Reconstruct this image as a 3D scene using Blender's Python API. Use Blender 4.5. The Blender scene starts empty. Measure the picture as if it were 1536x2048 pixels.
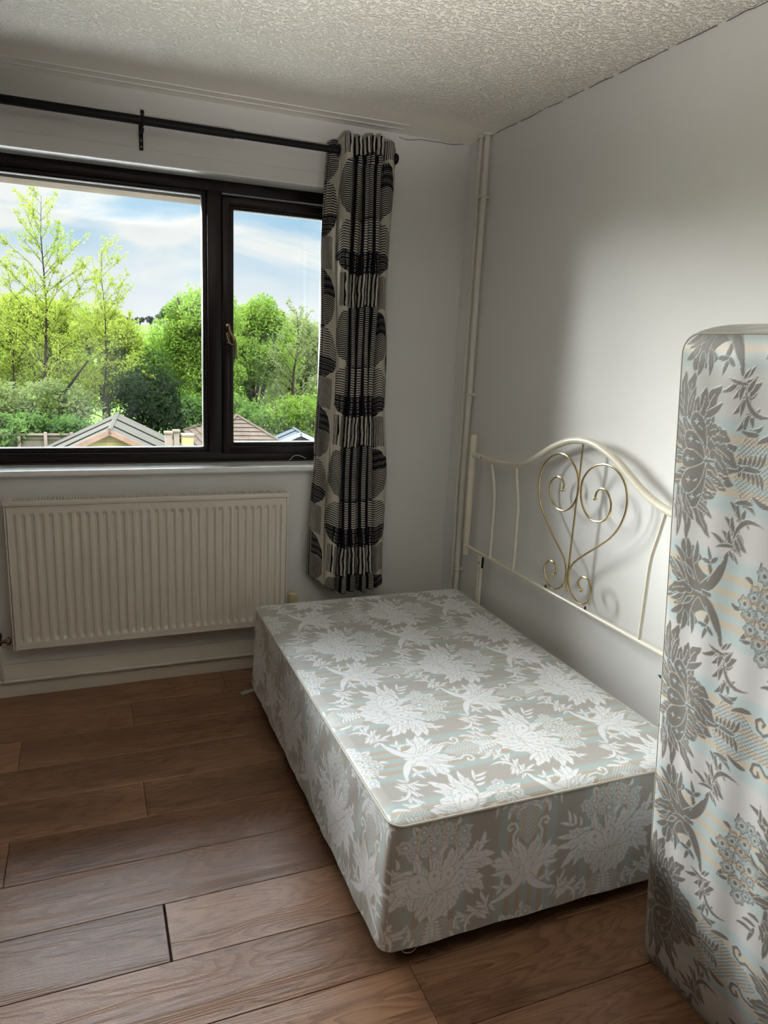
import bpy, bmesh, math, random
import numpy as np
from mathutils import Vector, Matrix, Quaternion

# ------------------------------------------------------------------ camera
SC = bpy.context.scene
COL = SC.collection
cam_d = bpy.data.cameras.new('camera'); cam = bpy.data.objects.new('camera', cam_d); COL.objects.link(cam)
yaw, pit, rol = 0.39223464, -0.22286169, 0.04679122
CAM = Vector((-1.606, -3.09, 1.466))
F = Vector((math.sin(yaw)*math.cos(pit), math.cos(yaw)*math.cos(pit), math.sin(pit)))
RT = Vector((math.cos(yaw), -math.sin(yaw), 0)); UP = RT.cross(F)
RX = RT*math.cos(rol)+UP*math.sin(rol); UX = -RT*math.sin(rol)+UP*math.cos(rol)
m = Matrix((RX, UX, -F)).transposed().to_4x4(); m.translation = CAM
cam.matrix_world = m
cam_d.sensor_fit = 'VERTICAL'; cam_d.sensor_height = 24.0; cam_d.lens = 1448.6/2048*24.0
cam_d.clip_start = 0.02; cam_d.clip_end = 2000
SC.camera = cam
SC.view_settings.view_transform = 'Standard'; SC.view_settings.look = 'None'
SC.view_settings.gamma = 1.0; SC.view_settings.use_curve_mapping = False
SC.view_settings.exposure = 0.7
SC.cycles.use_denoising = True
SC.cycles.max_bounces = 14; SC.cycles.diffuse_bounces = 8; SC.cycles.transparent_max_bounces = 32
SC.cycles.sample_clamp_indirect = 8.0
SC.cycles.caustics_reflective = False; SC.cycles.caustics_refractive = False

# ------------------------------------------------------------------ sky: broken bright cloud, brighter towards the zenith
SKY_LOW, SKY_HIGH = 0.64, 12.0
w = bpy.data.worlds.new('sky'); SC.world = w; w.use_nodes = True
nt = w.node_tree; nt.nodes.clear()
def N(tree, t, **kw):
    n = tree.nodes.new(t)
    for k, v in kw.items(): setattr(n, k, v)
    return n
def L(tree, a, b): tree.links.new(a, b)
tc = N(nt, 'ShaderNodeTexCoord')
mp = N(nt, 'ShaderNodeMapping'); mp.inputs['Scale'].default_value = (1, 1, 4.2); mp.inputs['Location'].default_value = (.35, .2, .9)
L(nt, tc.outputs['Generated'], mp.inputs['Vector'])
no = N(nt, 'ShaderNodeTexNoise'); no.inputs['Scale'].default_value = 3.1; no.inputs['Detail'].default_value = 7; no.inputs['Roughness'].default_value = .52; no.inputs['Distortion'].default_value = .5
L(nt, mp.outputs['Vector'], no.inputs['Vector'])
cr = N(nt, 'ShaderNodeValToRGB')
e = cr.color_ramp.elements
e[0].position = .45; e[0].color = (.46, .70, .93, 1)
e[1].position = .60; e[1].color = (1.0, 1.0, 1.0, 1)
x = e.new(.52); x.color = (.66, .82, .96, 1)
x = e.new(.72); x.color = (.90, .92, .95, 1)
L(nt, no.outputs['Fac'], cr.inputs['Fac'])
sep = N(nt, 'ShaderNodeSeparateXYZ'); L(nt, tc.outputs['Generated'], sep.inputs['Vector'])
lo = N(nt, 'ShaderNodeMapRange', interpolation_type='SMOOTHSTEP')
lo.inputs['From Min'].default_value = .03; lo.inputs['From Max'].default_value = .13; lo.inputs['To Min'].default_value = 1.0; lo.inputs['To Max'].default_value = 0.0
L(nt, sep.outputs['Z'], lo.inputs['Value'])
mixw = N(nt, 'ShaderNodeMixRGB'); mixw.inputs['Color2'].default_value = (1.0, 1.0, 1.02, 1)
mfac = N(nt, 'ShaderNodeMath', operation='MULTIPLY'); mfac.inputs[1].default_value = .92
L(nt, lo.outputs['Result'], mfac.inputs[0]); L(nt, mfac.outputs[0], mixw.inputs['Fac']); L(nt, cr.outputs['Color'], mixw.inputs['Color1'])
st = N(nt, 'ShaderNodeMapRange', interpolation_type='SMOOTHSTEP')
st.inputs['From Min'].default_value = .20; st.inputs['From Max'].default_value = .68; st.inputs['To Min'].default_value = SKY_LOW; st.inputs['To Max'].default_value = SKY_HIGH
L(nt, sep.outputs['Z'], st.inputs['Value'])
ub = N(nt, 'ShaderNodeMapRange', interpolation_type='SMOOTHSTEP'); ub.inputs['From Min'].default_value = .22; ub.inputs['From Max'].default_value = .7; L(nt, sep.outputs['Z'], ub.inputs['Value'])
mixu = N(nt, 'ShaderNodeMixRGB'); mixu.inputs['Color2'].default_value = (.88, .94, 1.03, 1); L(nt, ub.outputs['Result'], mixu.inputs['Fac']); L(nt, mixw.outputs['Color'], mixu.inputs['Color1'])
bg = N(nt, 'ShaderNodeBackground'); L(nt, mixu.outputs['Color'], bg.inputs['Color']); L(nt, st.outputs['Result'], bg.inputs['Strength'])
wo = N(nt, 'ShaderNodeOutputWorld'); L(nt, bg.outputs['Background'], wo.inputs['Surface'])

# veiled sun: very soft, high to the left beyond the window
sd = bpy.data.lights.new('sun', 'SUN'); so = bpy.data.objects.new('sun', sd); COL.objects.link(so)
sd.energy = 11.5; sd.angle = math.radians(30); sd.color = (1.0, .985, .96)
sun_from = Vector((-.56, .78, .30)).normalized()
so.rotation_euler = sun_from.to_track_quat('Z', 'Y').to_euler()

# ------------------------------------------------------------------ helpers
def tag(o, label=None, cat=None, group=None, kind=None):
    if label: o['label'] = label
    if cat: o['category'] = cat
    if group: o['group'] = group
    if kind: o['kind'] = kind
    return o
def empty(name, loc=(0, 0, 0)):
    o = bpy.data.objects.new(name, None); COL.objects.link(o); o.location = loc; o.empty_display_size = .1
    return o
def link(name, me, mat=None, parent=None, loc=None):
    o = bpy.data.objects.new(name, me); COL.objects.link(o)
    if mat is not None and len(me.materials) == 0: me.materials.append(mat)
    if parent is not None:
        o.parent = parent
        if loc is None:
            # geometry is given in world coordinates, the parent may sit elsewhere
            o.location = -Vector(wloc(parent))
        else: o.location = Vector(loc)-Vector(wloc(parent))
    elif loc is not None: o.location = loc
    return o
def wloc(o):
    v = Vector((0, 0, 0))
    while o is not None: v += o.location; o = o.parent
    return v
def ob(name, bm, mat=None, parent=None, smooth=False, loc=None):
    me = bpy.data.meshes.new(name)
    bmesh.ops.recalc_face_normals(bm, faces=bm.faces)
    bm.to_mesh(me); bm.free()
    if smooth:
        for p in me.polygons: p.use_smooth = True
    if smooth == 'auto':
        me.set_sharp_from_angle(angle=math.radians(38))
    return link(name, me, mat, parent, loc)
def box(bm, x0, x1, y0, y1, z0, z1, bev=0.0, seg=2):
    r = bmesh.ops.create_cube(bm, size=1)
    vs = r['verts']
    for v in vs:
        v.co = Vector(((x0+x1)/2+v.co.x*(x1-x0), (y0+y1)/2+v.co.y*(y1-y0), (z0+z1)/2+v.co.z*(z1-z0)))
    if bev > 0:
        es = list({e for v in vs for e in v.link_edges})
        bmesh.ops.bevel(bm, geom=es, offset=bev, segments=seg, profile=.5, affect='EDGES')
    return vs
def mkbox(name, dims, mat, parent=None, bev=0.0, seg=2, smooth='auto'):
    bm = bmesh.new(); box(bm, *dims, bev=bev, seg=seg)
    return ob(name, bm, mat, parent, smooth=smooth if bev > 0 else False)
def tube(bm, pts, r, n=10, caps=True, closed=False, squash=None):
    pts = [Vector(p) for p in pts]; rs = r if hasattr(r, '__len__') else [r]*len(pts)
    rings = []; k = len(pts); prev = None
    for i, p in enumerate(pts):
        if closed: t = (pts[(i+1) % k]-pts[i-1]).normalized()
        else: t = (pts[min(i+1, k-1)]-pts[max(i-1, 0)]).normalized()
        if prev is None:
            a = Vector((0, 0, 1)) if abs(t.z) < .9 else Vector((1, 0, 0))
            u = (a-t*a.dot(t)).normalized()
        else: u = (prev-t*prev.dot(t)).normalized()
        prev = u; v = t.cross(u)
        rings.append([bm.verts.new(p+(u*math.cos(2*math.pi*j/n)+v*math.sin(2*math.pi*j/n))*rs[i]) for j in range(n)])
    m_ = k if closed else k-1
    for i in range(m_):
        a, b = rings[i], rings[(i+1) % k]
        for j in range(n): bm.faces.new((a[j], a[(j+1) % n], b[(j+1) % n], b[j]))
    if caps and not closed:
        bm.faces.new(rings[0][::-1]); bm.faces.new(rings[-1])
def cyl(bm, p0, p1, r, n=16): tube(bm, [p0, p1], r, n)
def lathe(bm, prof, centre, axis='Z', n=20):
    """prof: list of (radius, height)"""
    c = Vector(centre); rings = []
    for r_, h in prof:
        ring = []
        for j in range(n):
            a = 2*math.pi*j/n; x_, y_ = r_*math.cos(a), r_*math.sin(a)
            v = {'Z': (x_, y_, h), 'X': (h, x_, y_), 'Y': (x_, h, y_)}[axis]
            ring.append(bm.verts.new(c+Vector(v)))
        rings.append(ring)
    for a, b in zip(rings, rings[1:]):
        for j in range(n): bm.faces.new((a[j], a[(j+1) % n], b[(j+1) % n], b[j]))
    bm.faces.new(rings[0][::-1]); bm.faces.new(rings[-1])
def crom(pts, k=6):
    P = [Vector(p) for p in pts]; out = []
    for i in range(len(P)-1):
        a = P[max(i-1, 0)]; b = P[i]; c = P[i+1]; d = P[min(i+2, len(P)-1)]
        for j in range(k):
            t = j/k
            out.append(.5*((2*b)+(c-a)*t+(2*a-5*b+4*c-d)*t*t+(3*b-a-3*c+d)*t**3))
    out.append(P[-1]); return out
def np_mesh(name, V, Fq, mat, parent=None, smooth=True, attrs=None, loc=None):
    me = bpy.data.meshes.new(name)
    V = np.asarray(V, np.float32); Fq = np.asarray(Fq, np.int32); k = Fq.shape[1]
    me.vertices.add(len(V)); me.vertices.foreach_set('co', V.ravel())
    me.loops.add(Fq.size); me.loops.foreach_set('vertex_index', Fq.ravel())
    me.polygons.add(len(Fq)); me.polygons.foreach_set('loop_start', np.arange(0, Fq.size, k, dtype=np.int32))
    if smooth: me.polygons.foreach_set('use_smooth', np.ones(len(Fq), bool))
    me.update(calc_edges=True)
    for an, (ty, arr) in (attrs or {}).items():
        a = me.attributes.new(an, ty, 'POINT')
        a.data.foreach_set('value' if ty == 'FLOAT' else 'vector', np.asarray(arr, np.float32).ravel())
    return link(name, me, mat, parent, loc)
def grid_faces(nu, nv, flip=False, off=0):
    i = np.arange(nv-1)[:, None]*nu+np.arange(nu-1)[None, :]
    i = i.ravel()+off
    f = np.stack([i, i+1, i+nu+1, i+nu], 1)
    return f[:, ::-1] if flip else f

# ------------------------------------------------------------------ materials
def mat(name, col=(.8, .8, .8), rough=.5, metal=0.0, spec=.5, bump=None, noise=None, coat=0, sheen=0):
    m_ = bpy.data.materials.new(name); m_.use_nodes = True
    t = m_.node_tree; b = t.nodes['Principled BSDF']
    b.inputs['Base Color'].default_value = (*col, 1); b.inputs['Roughness'].default_value = rough
    b.inputs['Metallic'].default_value = metal; b.inputs['Specular IOR Level'].default_value = spec
    b.inputs['Coat Weight'].default_value = coat; b.inputs['Sheen Weight'].default_value = sheen
    tc_ = N(t, 'ShaderNodeTexCoord')
    if noise:   # (scale, amount) gentle patchy tone
        n_ = N(t, 'ShaderNodeTexNoise'); n_.inputs['Scale'].default_value = noise[0]; n_.inputs['Detail'].default_value = 4
        L(t, tc_.outputs['Object'], n_.inputs['Vector'])
        r_ = N(t, 'ShaderNodeMapRange'); r_.inputs['From Min'].default_value = .3; r_.inputs['From Max'].default_value = .7
        r_.inputs['To Min'].default_value = 1-noise[1]; r_.inputs['To Max'].default_value = 1+noise[1]
        L(t, n_.outputs['Fac'], r_.inputs['Value'])
        h_ = N(t, 'ShaderNodeHueSaturation'); h_.inputs['Color'].default_value = (*col, 1)
        L(t, r_.outputs['Result'], h_.inputs['Value']); L(t, h_.outputs['Color'], b.inputs['Base Color'])
    if bump:    # (scale, strength, distance)
        n2 = N(t, 'ShaderNodeTexNoise'); n2.inputs['Scale'].default_value = bump[0]; n2.inputs['Detail'].default_value = 5
        L(t, tc_.outputs['Object'], n2.inputs['Vector'])
        bp = N(t, 'ShaderNodeBump'); bp.inputs['Strength'].default_value = bump[1]; bp.inputs['Distance'].default_value = bump[2]
        L(t, n2.outputs['Fac'], bp.inputs['Height']); L(t, bp.outputs['Normal'], b.inputs['Normal'])
    return m_
M = {}
M['wall'] = mat('wall_paint', (.735, .735, .735), .55, bump=(9, .25, .006), noise=(2.2, .02), spec=.35)
M['wall_room'] = mat('wall_paint_darkened', (.12, .115, .105), .6, noise=(2, .03))  # unseen wall behind the camera, darkened to cut bounce light
M['gloss_white'] = mat('gloss_trim_paint', (.74, .71, .63), .28, noise=(6, .03))
M['sill'] = mat('sill_paint', (.82, .83, .83), .2, noise=(14, .04))
M['radiator'] = mat('radiator_enamel', (.70, .665, .59), .32, noise=(5, .02))
M['rad_shade'] = mat('radiator_slot_shade', (.03, .03, .03), .8)
M['pipe'] = mat('painted_pipe', (.66, .64, .58), .35, noise=(20, .04), bump=(60, .2, .001))
M['upvc'] = mat('rosewood_upvc', (.012, .007, .008), .32, spec=.3, noise=(10, .25), bump=(80, .05, .001))
M['gasket'] = mat('window_gasket', (.02, .02, .02), .6)
M['bronze'] = mat('bronze_handle', (.30, .22, .14), .2, metal=1.0)
M['rod'] = mat('black_metal_rod', (.005, .005, .007), .45, spec=.25, noise=(8, .1))
M['cream_metal'] = mat('cream_lacquer', (.72, .68, .57), .25, noise=(30, .03), coat=.3)
M['brass'] = mat('polished_brass', (.62, .50, .26), .2, metal=1.0, noise=(40, .08))
M['black'] = mat('black_plastic', (.01, .01, .01), .4)
M['chip'] = mat('chipped_rust', (.10, .045, .02), .8)
M['ivory'] = mat('ivory_plastic', (.62, .56, .38), .45)
M['chrome'] = mat('tarnished_chrome', (.20, .15, .12), .3, metal=1.0)
M['welt'] = mat('piping_cord', (.52, .50, .44), .6, bump=(300, .4, .002))
M['welt_dark'] = mat('piping_cord_grey', (.36, .34, .29), .7, bump=(300, .4, .002))
M['under'] = mat('base_underside', (.03, .03, .03), .9)
M['tape'] = mat('paper_tape', (.42, .50, .44), .7, noise=(60, .15))
M['teal'] = mat('teal_fabric', (.01, .10, .13), .8)
M['white_cord'] = mat('white_cord', (.7, .7, .7), .5)
M['crack'] = mat('dark_crack', (.10, .09, .08), .9)

def glass_mat():
    m_ = bpy.data.materials.new('window_glass'); m_.use_nodes = True
    t = m_.node_tree; t.nodes.clear()
    o = N(t, 'ShaderNodeOutputMaterial')
    tr = N(t, 'ShaderNodeBsdfTransparent'); tr.inputs['Color'].default_value = (.95, .97, .96, 1)
    gl = N(t, 'ShaderNodeBsdfGlossy'); gl.inputs['Roughness'].default_value = .01
    fr = N(t, 'ShaderNodeFresnel'); fr.inputs['IOR'].default_value = 1.45
    mx = N(t, 'ShaderNodeMixShader'); L(t, fr.outputs[0], mx.inputs[0]); L(t, tr.outputs[0], mx.inputs[1]); L(t, gl.outputs[0], mx.inputs[2])
    # dusty film
    tc_ = N(t, 'ShaderNodeTexCoord'); n_ = N(t, 'ShaderNodeTexNoise'); n_.inputs['Scale'].default_value = 2.3; n_.inputs['Detail'].default_value = 8; n_.inputs['Roughness'].default_value = .7
    L(t, tc_.outputs['Object'], n_.inputs['Vector'])
    r_ = N(t, 'ShaderNodeMapRange'); r_.inputs['From Min'].default_value = .5; r_.inputs['From Max'].default_value = .8; r_.inputs['To Min'].default_value = .0; r_.inputs['To Max'].default_value = .011
    L(t, n_.outputs['Fac'], r_.inputs['Value'])
    df = N(t, 'ShaderNodeBsdfTranslucent'); df.inputs['Color'].default_value = (.7, .72, .74, 1)
    m2 = N(t, 'ShaderNodeMixShader'); L(t, r_.outputs[0], m2.inputs[0]); L(t, mx.outputs[0], m2.inputs[1]); L(t, df.outputs[0], m2.inputs[2])
    L(t, m2.outputs[0], o.inputs['Surface'])
    return m_
M['glass'] = glass_mat()

def artex_mat():
    m_ = mat('stippled_ceiling', (.88, .855, .79), .75, spec=.2)
    t = m_.node_tree; b = t.nodes['Principled BSDF']
    tc_ = N(t, 'ShaderNodeTexCoord')
    n1 = N(t, 'ShaderNodeTexNoise'); n1.inputs['Scale'].default_value = 88; n1.inputs['Detail'].default_value = 3; n1.inputs['Roughness'].default_value = .6
    n2 = N(t, 'ShaderNodeTexVoronoi'); n2.inputs['Scale'].default_value = 66
    n3 = N(t, 'ShaderNodeTexNoise'); n3.inputs['Scale'].default_value = 5
    for n_ in (n1, n2, n3): L(t, tc_.outputs['Object'], n_.inputs['Vector'])
    r1 = N(t, 'ShaderNodeMapRange', interpolation_type='SMOOTHSTEP'); r1.inputs['From Min'].default_value = .36; r1.inputs['From Max'].default_value = .56
    L(t, n1.outputs['Fac'], r1.inputs['Value'])
    r2 = N(t, 'ShaderNodeMapRange', interpolation_type='SMOOTHSTEP'); r2.inputs['From Min'].default_value = .10; r2.inputs['From Max'].default_value = .22
    L(t, n2.outputs['Distance'], r2.inputs['Value'])
    mu = N(t, 'ShaderNodeMath', operation='MULTIPLY'); L(t, r1.outputs[0], mu.inputs[0]); L(t, r2.outputs[0], mu.inputs[1])
    ad = N(t, 'ShaderNodeMath', operation='ADD'); L(t, mu.outputs[0], ad.inputs[0]); L(t, r1.outputs[0], ad.inputs[1])
    # the strip along the window wall is smooth plaster
    sp = N(t, 'ShaderNodeSeparateXYZ'); L(t, tc_.outputs['Object'], sp.inputs[0])
    rs = N(t, 'ShaderNodeMapRange', interpolation_type='SMOOTHSTEP'); rs.inputs['From Min'].default_value = -.42; rs.inputs['From Max'].default_value = -.16; rs.inputs['To Min'].default_value = 1; rs.inputs['To Max'].default_value = 0
    L(t, sp.outputs['Y'], rs.inputs['Value'])
    mh = N(t, 'ShaderNodeMath', operation='MULTIPLY'); L(t, ad.outputs[0], mh.inputs[0]); L(t, rs.outputs[0], mh.inputs[1])
    bp = N(t, 'ShaderNodeBump'); bp.inputs['Strength'].default_value = .9; bp.inputs['Distance'].default_value = .004
    L(t, mh.outputs[0], bp.inputs['Height']); L(t, bp.outputs['Normal'], b.inputs['Normal'])
    return m_
M['artex'] = artex_mat()

def wood_mat():
    m_ = bpy.data.materials.new('oak_laminate'); m_.use_nodes = True
    t = m_.node_tree; b = t.nodes['Principled BSDF']
    tc_ = N(t, 'ShaderNodeTexCoord'); oi = N(t, 'ShaderNodeObjectInfo')
    rm = N(t, 'ShaderNodeMath', operation='MULTIPLY'); rm.inputs[1].default_value = 37.0; L(t, oi.outputs['Random'], rm.inputs[0])
    off = N(t, 'ShaderNodeCombineXYZ'); L(t, rm.outputs[0], off.inputs['X']); L(t, rm.outputs[0], off.inputs['Z'])
    va = N(t, 'ShaderNodeVectorMath', operation='ADD'); L(t, tc_.outputs['Object'], va.inputs[0]); L(t, off.outputs[0], va.inputs[1])
    def noise(scale_v, sc, det=5, ro=.55, dist=0):
        mp_ = N(t, 'ShaderNodeMapping'); mp_.inputs['Scale'].default_value = scale_v; L(t, va.outputs[0], mp_.inputs['Vector'])
        n_ = N(t, 'ShaderNodeTexNoise'); n_.inputs['Scale'].default_value = sc; n_.inputs['Detail'].default_value = det; n_.inputs['Roughness'].default_value = ro; n_.inputs['Distortion'].default_value = dist
        L(t, mp_.outputs[0], n_.inputs['Vector']); return n_
    # cathedral rings: contour lines of a stretched noise field
    f1 = noise((.7, 5.8, 1), 1.5, 2.5, .5, .3)
    k = N(t, 'ShaderNodeMath', operation='MULTIPLY'); k.inputs[1].default_value = 27; L(t, f1.outputs['Fac'], k.inputs[0])
    fr = N(t, 'ShaderNodeMath', operation='FRACT'); L(t, k.outputs[0], fr.inputs[0])
    rr = N(t, 'ShaderNodeMapRange', interpolation_type='SMOOTHSTEP'); rr.inputs['From Min'].default_value = .35; rr.inputs['From Max'].default_value = 1.0; L(t, fr.outputs[0], rr.inputs['Value'])
    f2 = noise((1.4, 60, 1), 2.0, 6, .65)      # fibre streaks
    f3 = noise((.9, 3.5, 1), 1.1, 3, .5)      # broad tone
    f4 = noise((2, 6, 1), 1.0, 2, .5)        # dark knots zones
    base = N(t, 'ShaderNodeValToRGB'); e_ = base.color_ramp.elements
    e_[0].position = .30; e_[0].color = (.180, .092, .052, 1); e_[1].position = .72; e_[1].color = (.40, .225, .135, 1)
    x_ = e_.new(.5); x_.color = (.285, .152, .086, 1)
    L(t, f3.outputs['Fac'], base.inputs['Fac'])
    m1 = N(t, 'ShaderNodeMixRGB', blend_type='MULTIPLY'); m1.inputs['Color2'].default_value = (.60, .56, .54, 1)
    mm = N(t, 'ShaderNodeMath', operation='MULTIPLY'); mm.inputs[1].default_value = .75; L(t, rr.outputs[0], mm.inputs[0])
    L(t, mm.outputs[0], m1.inputs['Fac']); L(t, base.outputs['Color'], m1.inputs['Color1'])
    m2 = N(t, 'ShaderNodeMixRGB', blend_type='MULTIPLY'); m2.inputs['Color2'].default_value = (.55, .52, .50, 1)
    r2 = N(t, 'ShaderNodeMapRange'); r2.inputs['From Min'].default_value = .45; r2.inputs['From Max'].default_value = .8; r2.inputs['To Max'].default_value = .9; L(t, f2.outputs['Fac'], r2.inputs['Value'])
    L(t, r2.outputs[0], m2.inputs['Fac']); L(t, m1.outputs[0], m2.inputs['Color1'])
    m3 = N(t, 'ShaderNodeMixRGB', blend_type='MULTIPLY'); m3.inputs['Color2'].default_value = (.68, .64, .62, 1)
    r3 = N(t, 'ShaderNodeMapRange', interpolation_type='SMOOTHSTEP'); r3.inputs['From Min'].default_value = .60; r3.inputs['From Max'].default_value = .72; L(t, f4.outputs['Fac'], r3.inputs['Value'])
    L(t, r3.outputs[0], m3.inputs['Fac']); L(t, m2.outputs[0], m3.inputs['Color1'])
    # plank to plank tone
    hs = N(t, 'ShaderNodeHueSaturation'); rv = N(t, 'ShaderNodeMapRange'); rv.inputs['To Min'].default_value = .86; rv.inputs['To Max'].default_value = 1.14
    L(t, oi.outputs['Random'], rv.inputs['Value']); L(t, rv.outputs[0], hs.inputs['Value']); L(t, m3.outputs[0], hs.inputs['Color'])
    L(t, hs.outputs[0], b.inputs['Base Color'])
    b.inputs['Roughness'].default_value = .33; b.inputs['Specular IOR Level'].default_value = .33
    rg = N(t, 'ShaderNodeMapRange'); rg.inputs['To Min'].default_value = .17; rg.inputs['To Max'].default_value = .36; L(t, f2.outputs['Fac'], rg.inputs['Value']); L(t, rg.outputs[0], b.inputs['Roughness'])
    bp = N(t, 'ShaderNodeBump'); bp.inputs['Strength'].default_value = .35; bp.inputs['Distance'].default_value = .0012
    ab = N(t, 'ShaderNodeMath', operation='ADD'); L(t, f2.outputs['Fac'], ab.inputs[0]); L(t, mm.outputs[0], ab.inputs[1])
    fine = noise((40, 90, 1), 4.0, 3, .6); ab2 = N(t, 'ShaderNodeMath', operation='ADD'); L(t, ab.outputs[0], ab2.inputs[0]); L(t, fine.outputs['Fac'], ab2.inputs[1])
    L(t, ab2.outputs[0], bp.inputs['Height']); L(t, bp.outputs['Normal'], b.inputs['Normal'])
    return m_
M['wood'] = wood_mat()

def damask_mat(name, fig, grd, teal, orange, rf, rg_, period=.255, shift=0.0):
    m_ = bpy.data.materials.new(name); m_.use_nodes = True
    t = m_.node_tree; b = t.nodes['Principled BSDF']
    a1 = N(t, 'ShaderNodeAttribute'); a1.attribute_name = 'weave'
    a2 = N(t, 'ShaderNodeAttribute'); a2.attribute_name = 'cloth'
    sp = N(t, 'ShaderNodeSeparateXYZ'); L(t, a2.outputs['Vector'], sp.inputs[0])
    def mth(op, a, bb=None, c=None):
        n_ = N(t, 'ShaderNodeMath', operation=op)
        for i, v in enumerate((a, bb, c)):
            if v is None: continue
            if isinstance(v, (int, float)): n_.inputs[i].default_value = v
            else: L(t, v, n_.inputs[i])
        return n_.outputs[0]
    ph = mth('PINGPONG', mth('ADD', sp.outputs['X'], shift+20*period), period/2)   # 0 at a column axis .. period/2
    def band(c, wdt, soft):
        d = mth('ABSOLUTE', mth('SUBTRACT', ph, c))
        r_ = N(t, 'ShaderNodeMapRange', interpolation_type='SMOOTHSTEP'); r_.inputs['From Min'].default_value = wdt; r_.inputs['From Max'].default_value = wdt+soft; r_.inputs['To Min'].default_value = 1; r_.inputs['To Max'].default_value = 0
        L(t, d, r_.inputs['Value']); return r_.outputs[0]
    tealf = band(.036, .040, .018)
    orf = mth('MAXIMUM', band(.017, .0045, .004), band(.048, .0055, .004))
    def mix(f, c1, c2):
        n_ = N(t, 'ShaderNodeMixRGB')
        if isinstance(f, float): n_.inputs['Fac'].default_value = f
        else: L(t, f, n_.inputs['Fac'])
        for k, c in (('Color1', c1), ('Color2', c2)):
            if isinstance(c, tuple): n_.inputs[k].default_value = (*c, 1)
            else: L(t, c, n_.inputs[k])
        return n_.outputs[0]
    g = mix(tealf, grd, teal); g = mix(orf, g, orange)
    c = mix(a1.outputs['Fac'], g, fig)
    # uneven ageing
    n_ = N(t, 'ShaderNodeTexNoise'); n_.inputs['Scale'].default_value = 3.5; n_.inputs['Detail'].default_value = 4
    tc_ = N(t, 'ShaderNodeTexCoord'); L(t, tc_.outputs['Object'], n_.inputs['Vector'])
    r_ = N(t, 'ShaderNodeMapRange'); r_.inputs['From Min'].default_value = .55; r_.inputs['From Max'].default_value = .8; r_.inputs['To Max'].default_value = .3
    L(t, n_.outputs['Fac'], r_.inputs['Value'])
    ag = N(t, 'ShaderNodeMixRGB', blend_type='MULTIPLY'); ag.inputs['Color2'].default_value = (.9, .86, .76, 1); L(t, r_.outputs[0], ag.inputs['Fac']); L(t, c, ag.inputs['Color1'])
    L(t, ag.outputs[0], b.inputs['Base Color'])
    rr = N(t, 'ShaderNodeMapRange'); rr.inputs['To Min'].default_value = rg_; rr.inputs['To Max'].default_value = rf; L(t, a1.outputs['Fac'], rr.inputs['Value']); L(t, rr.outputs[0], b.inputs['Roughness'])
    b.inputs['Specular IOR Level'].default_value = .55; b.inputs['Sheen Weight'].default_value = .15
    # weave ribs and raised figure
    wv = N(t, 'ShaderNodeTexWave', wave_type='BANDS', bands_direction='Y'); wv.inputs['Scale'].default_value = 160; L(t, a2.outputs['Vector'], wv.inputs['Vector'])
    ht = mth('ADD', mth('MULTIPLY', a1.outputs['Fac'], 1.0), mth('MULTIPLY', wv.outputs['Fac'], .18))
    bp = N(t, 'ShaderNodeBump'); bp.inputs['Strength'].default_value = .5; bp.inputs['Distance'].default_value = .0009; L(t, ht, bp.inputs['Height']); L(t, bp.outputs['Normal'], b.inputs['Normal'])
    return m_
M['damask_base'] = damask_mat('damask_divan', (.82, .835, .87), (.43, .41, .385), (.43, .50, .50), (.49, .41, .33), .42, .55)
M['damask_mattress_sheen'] = damask_mat('damask_mattress_sheen', (.115, .103, .092), (.45, .44, .44), (.36, .42, .43), (.44, .385, .31), .5, .38)  # satin sheen put into the colour: figure dark, ground light

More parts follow.
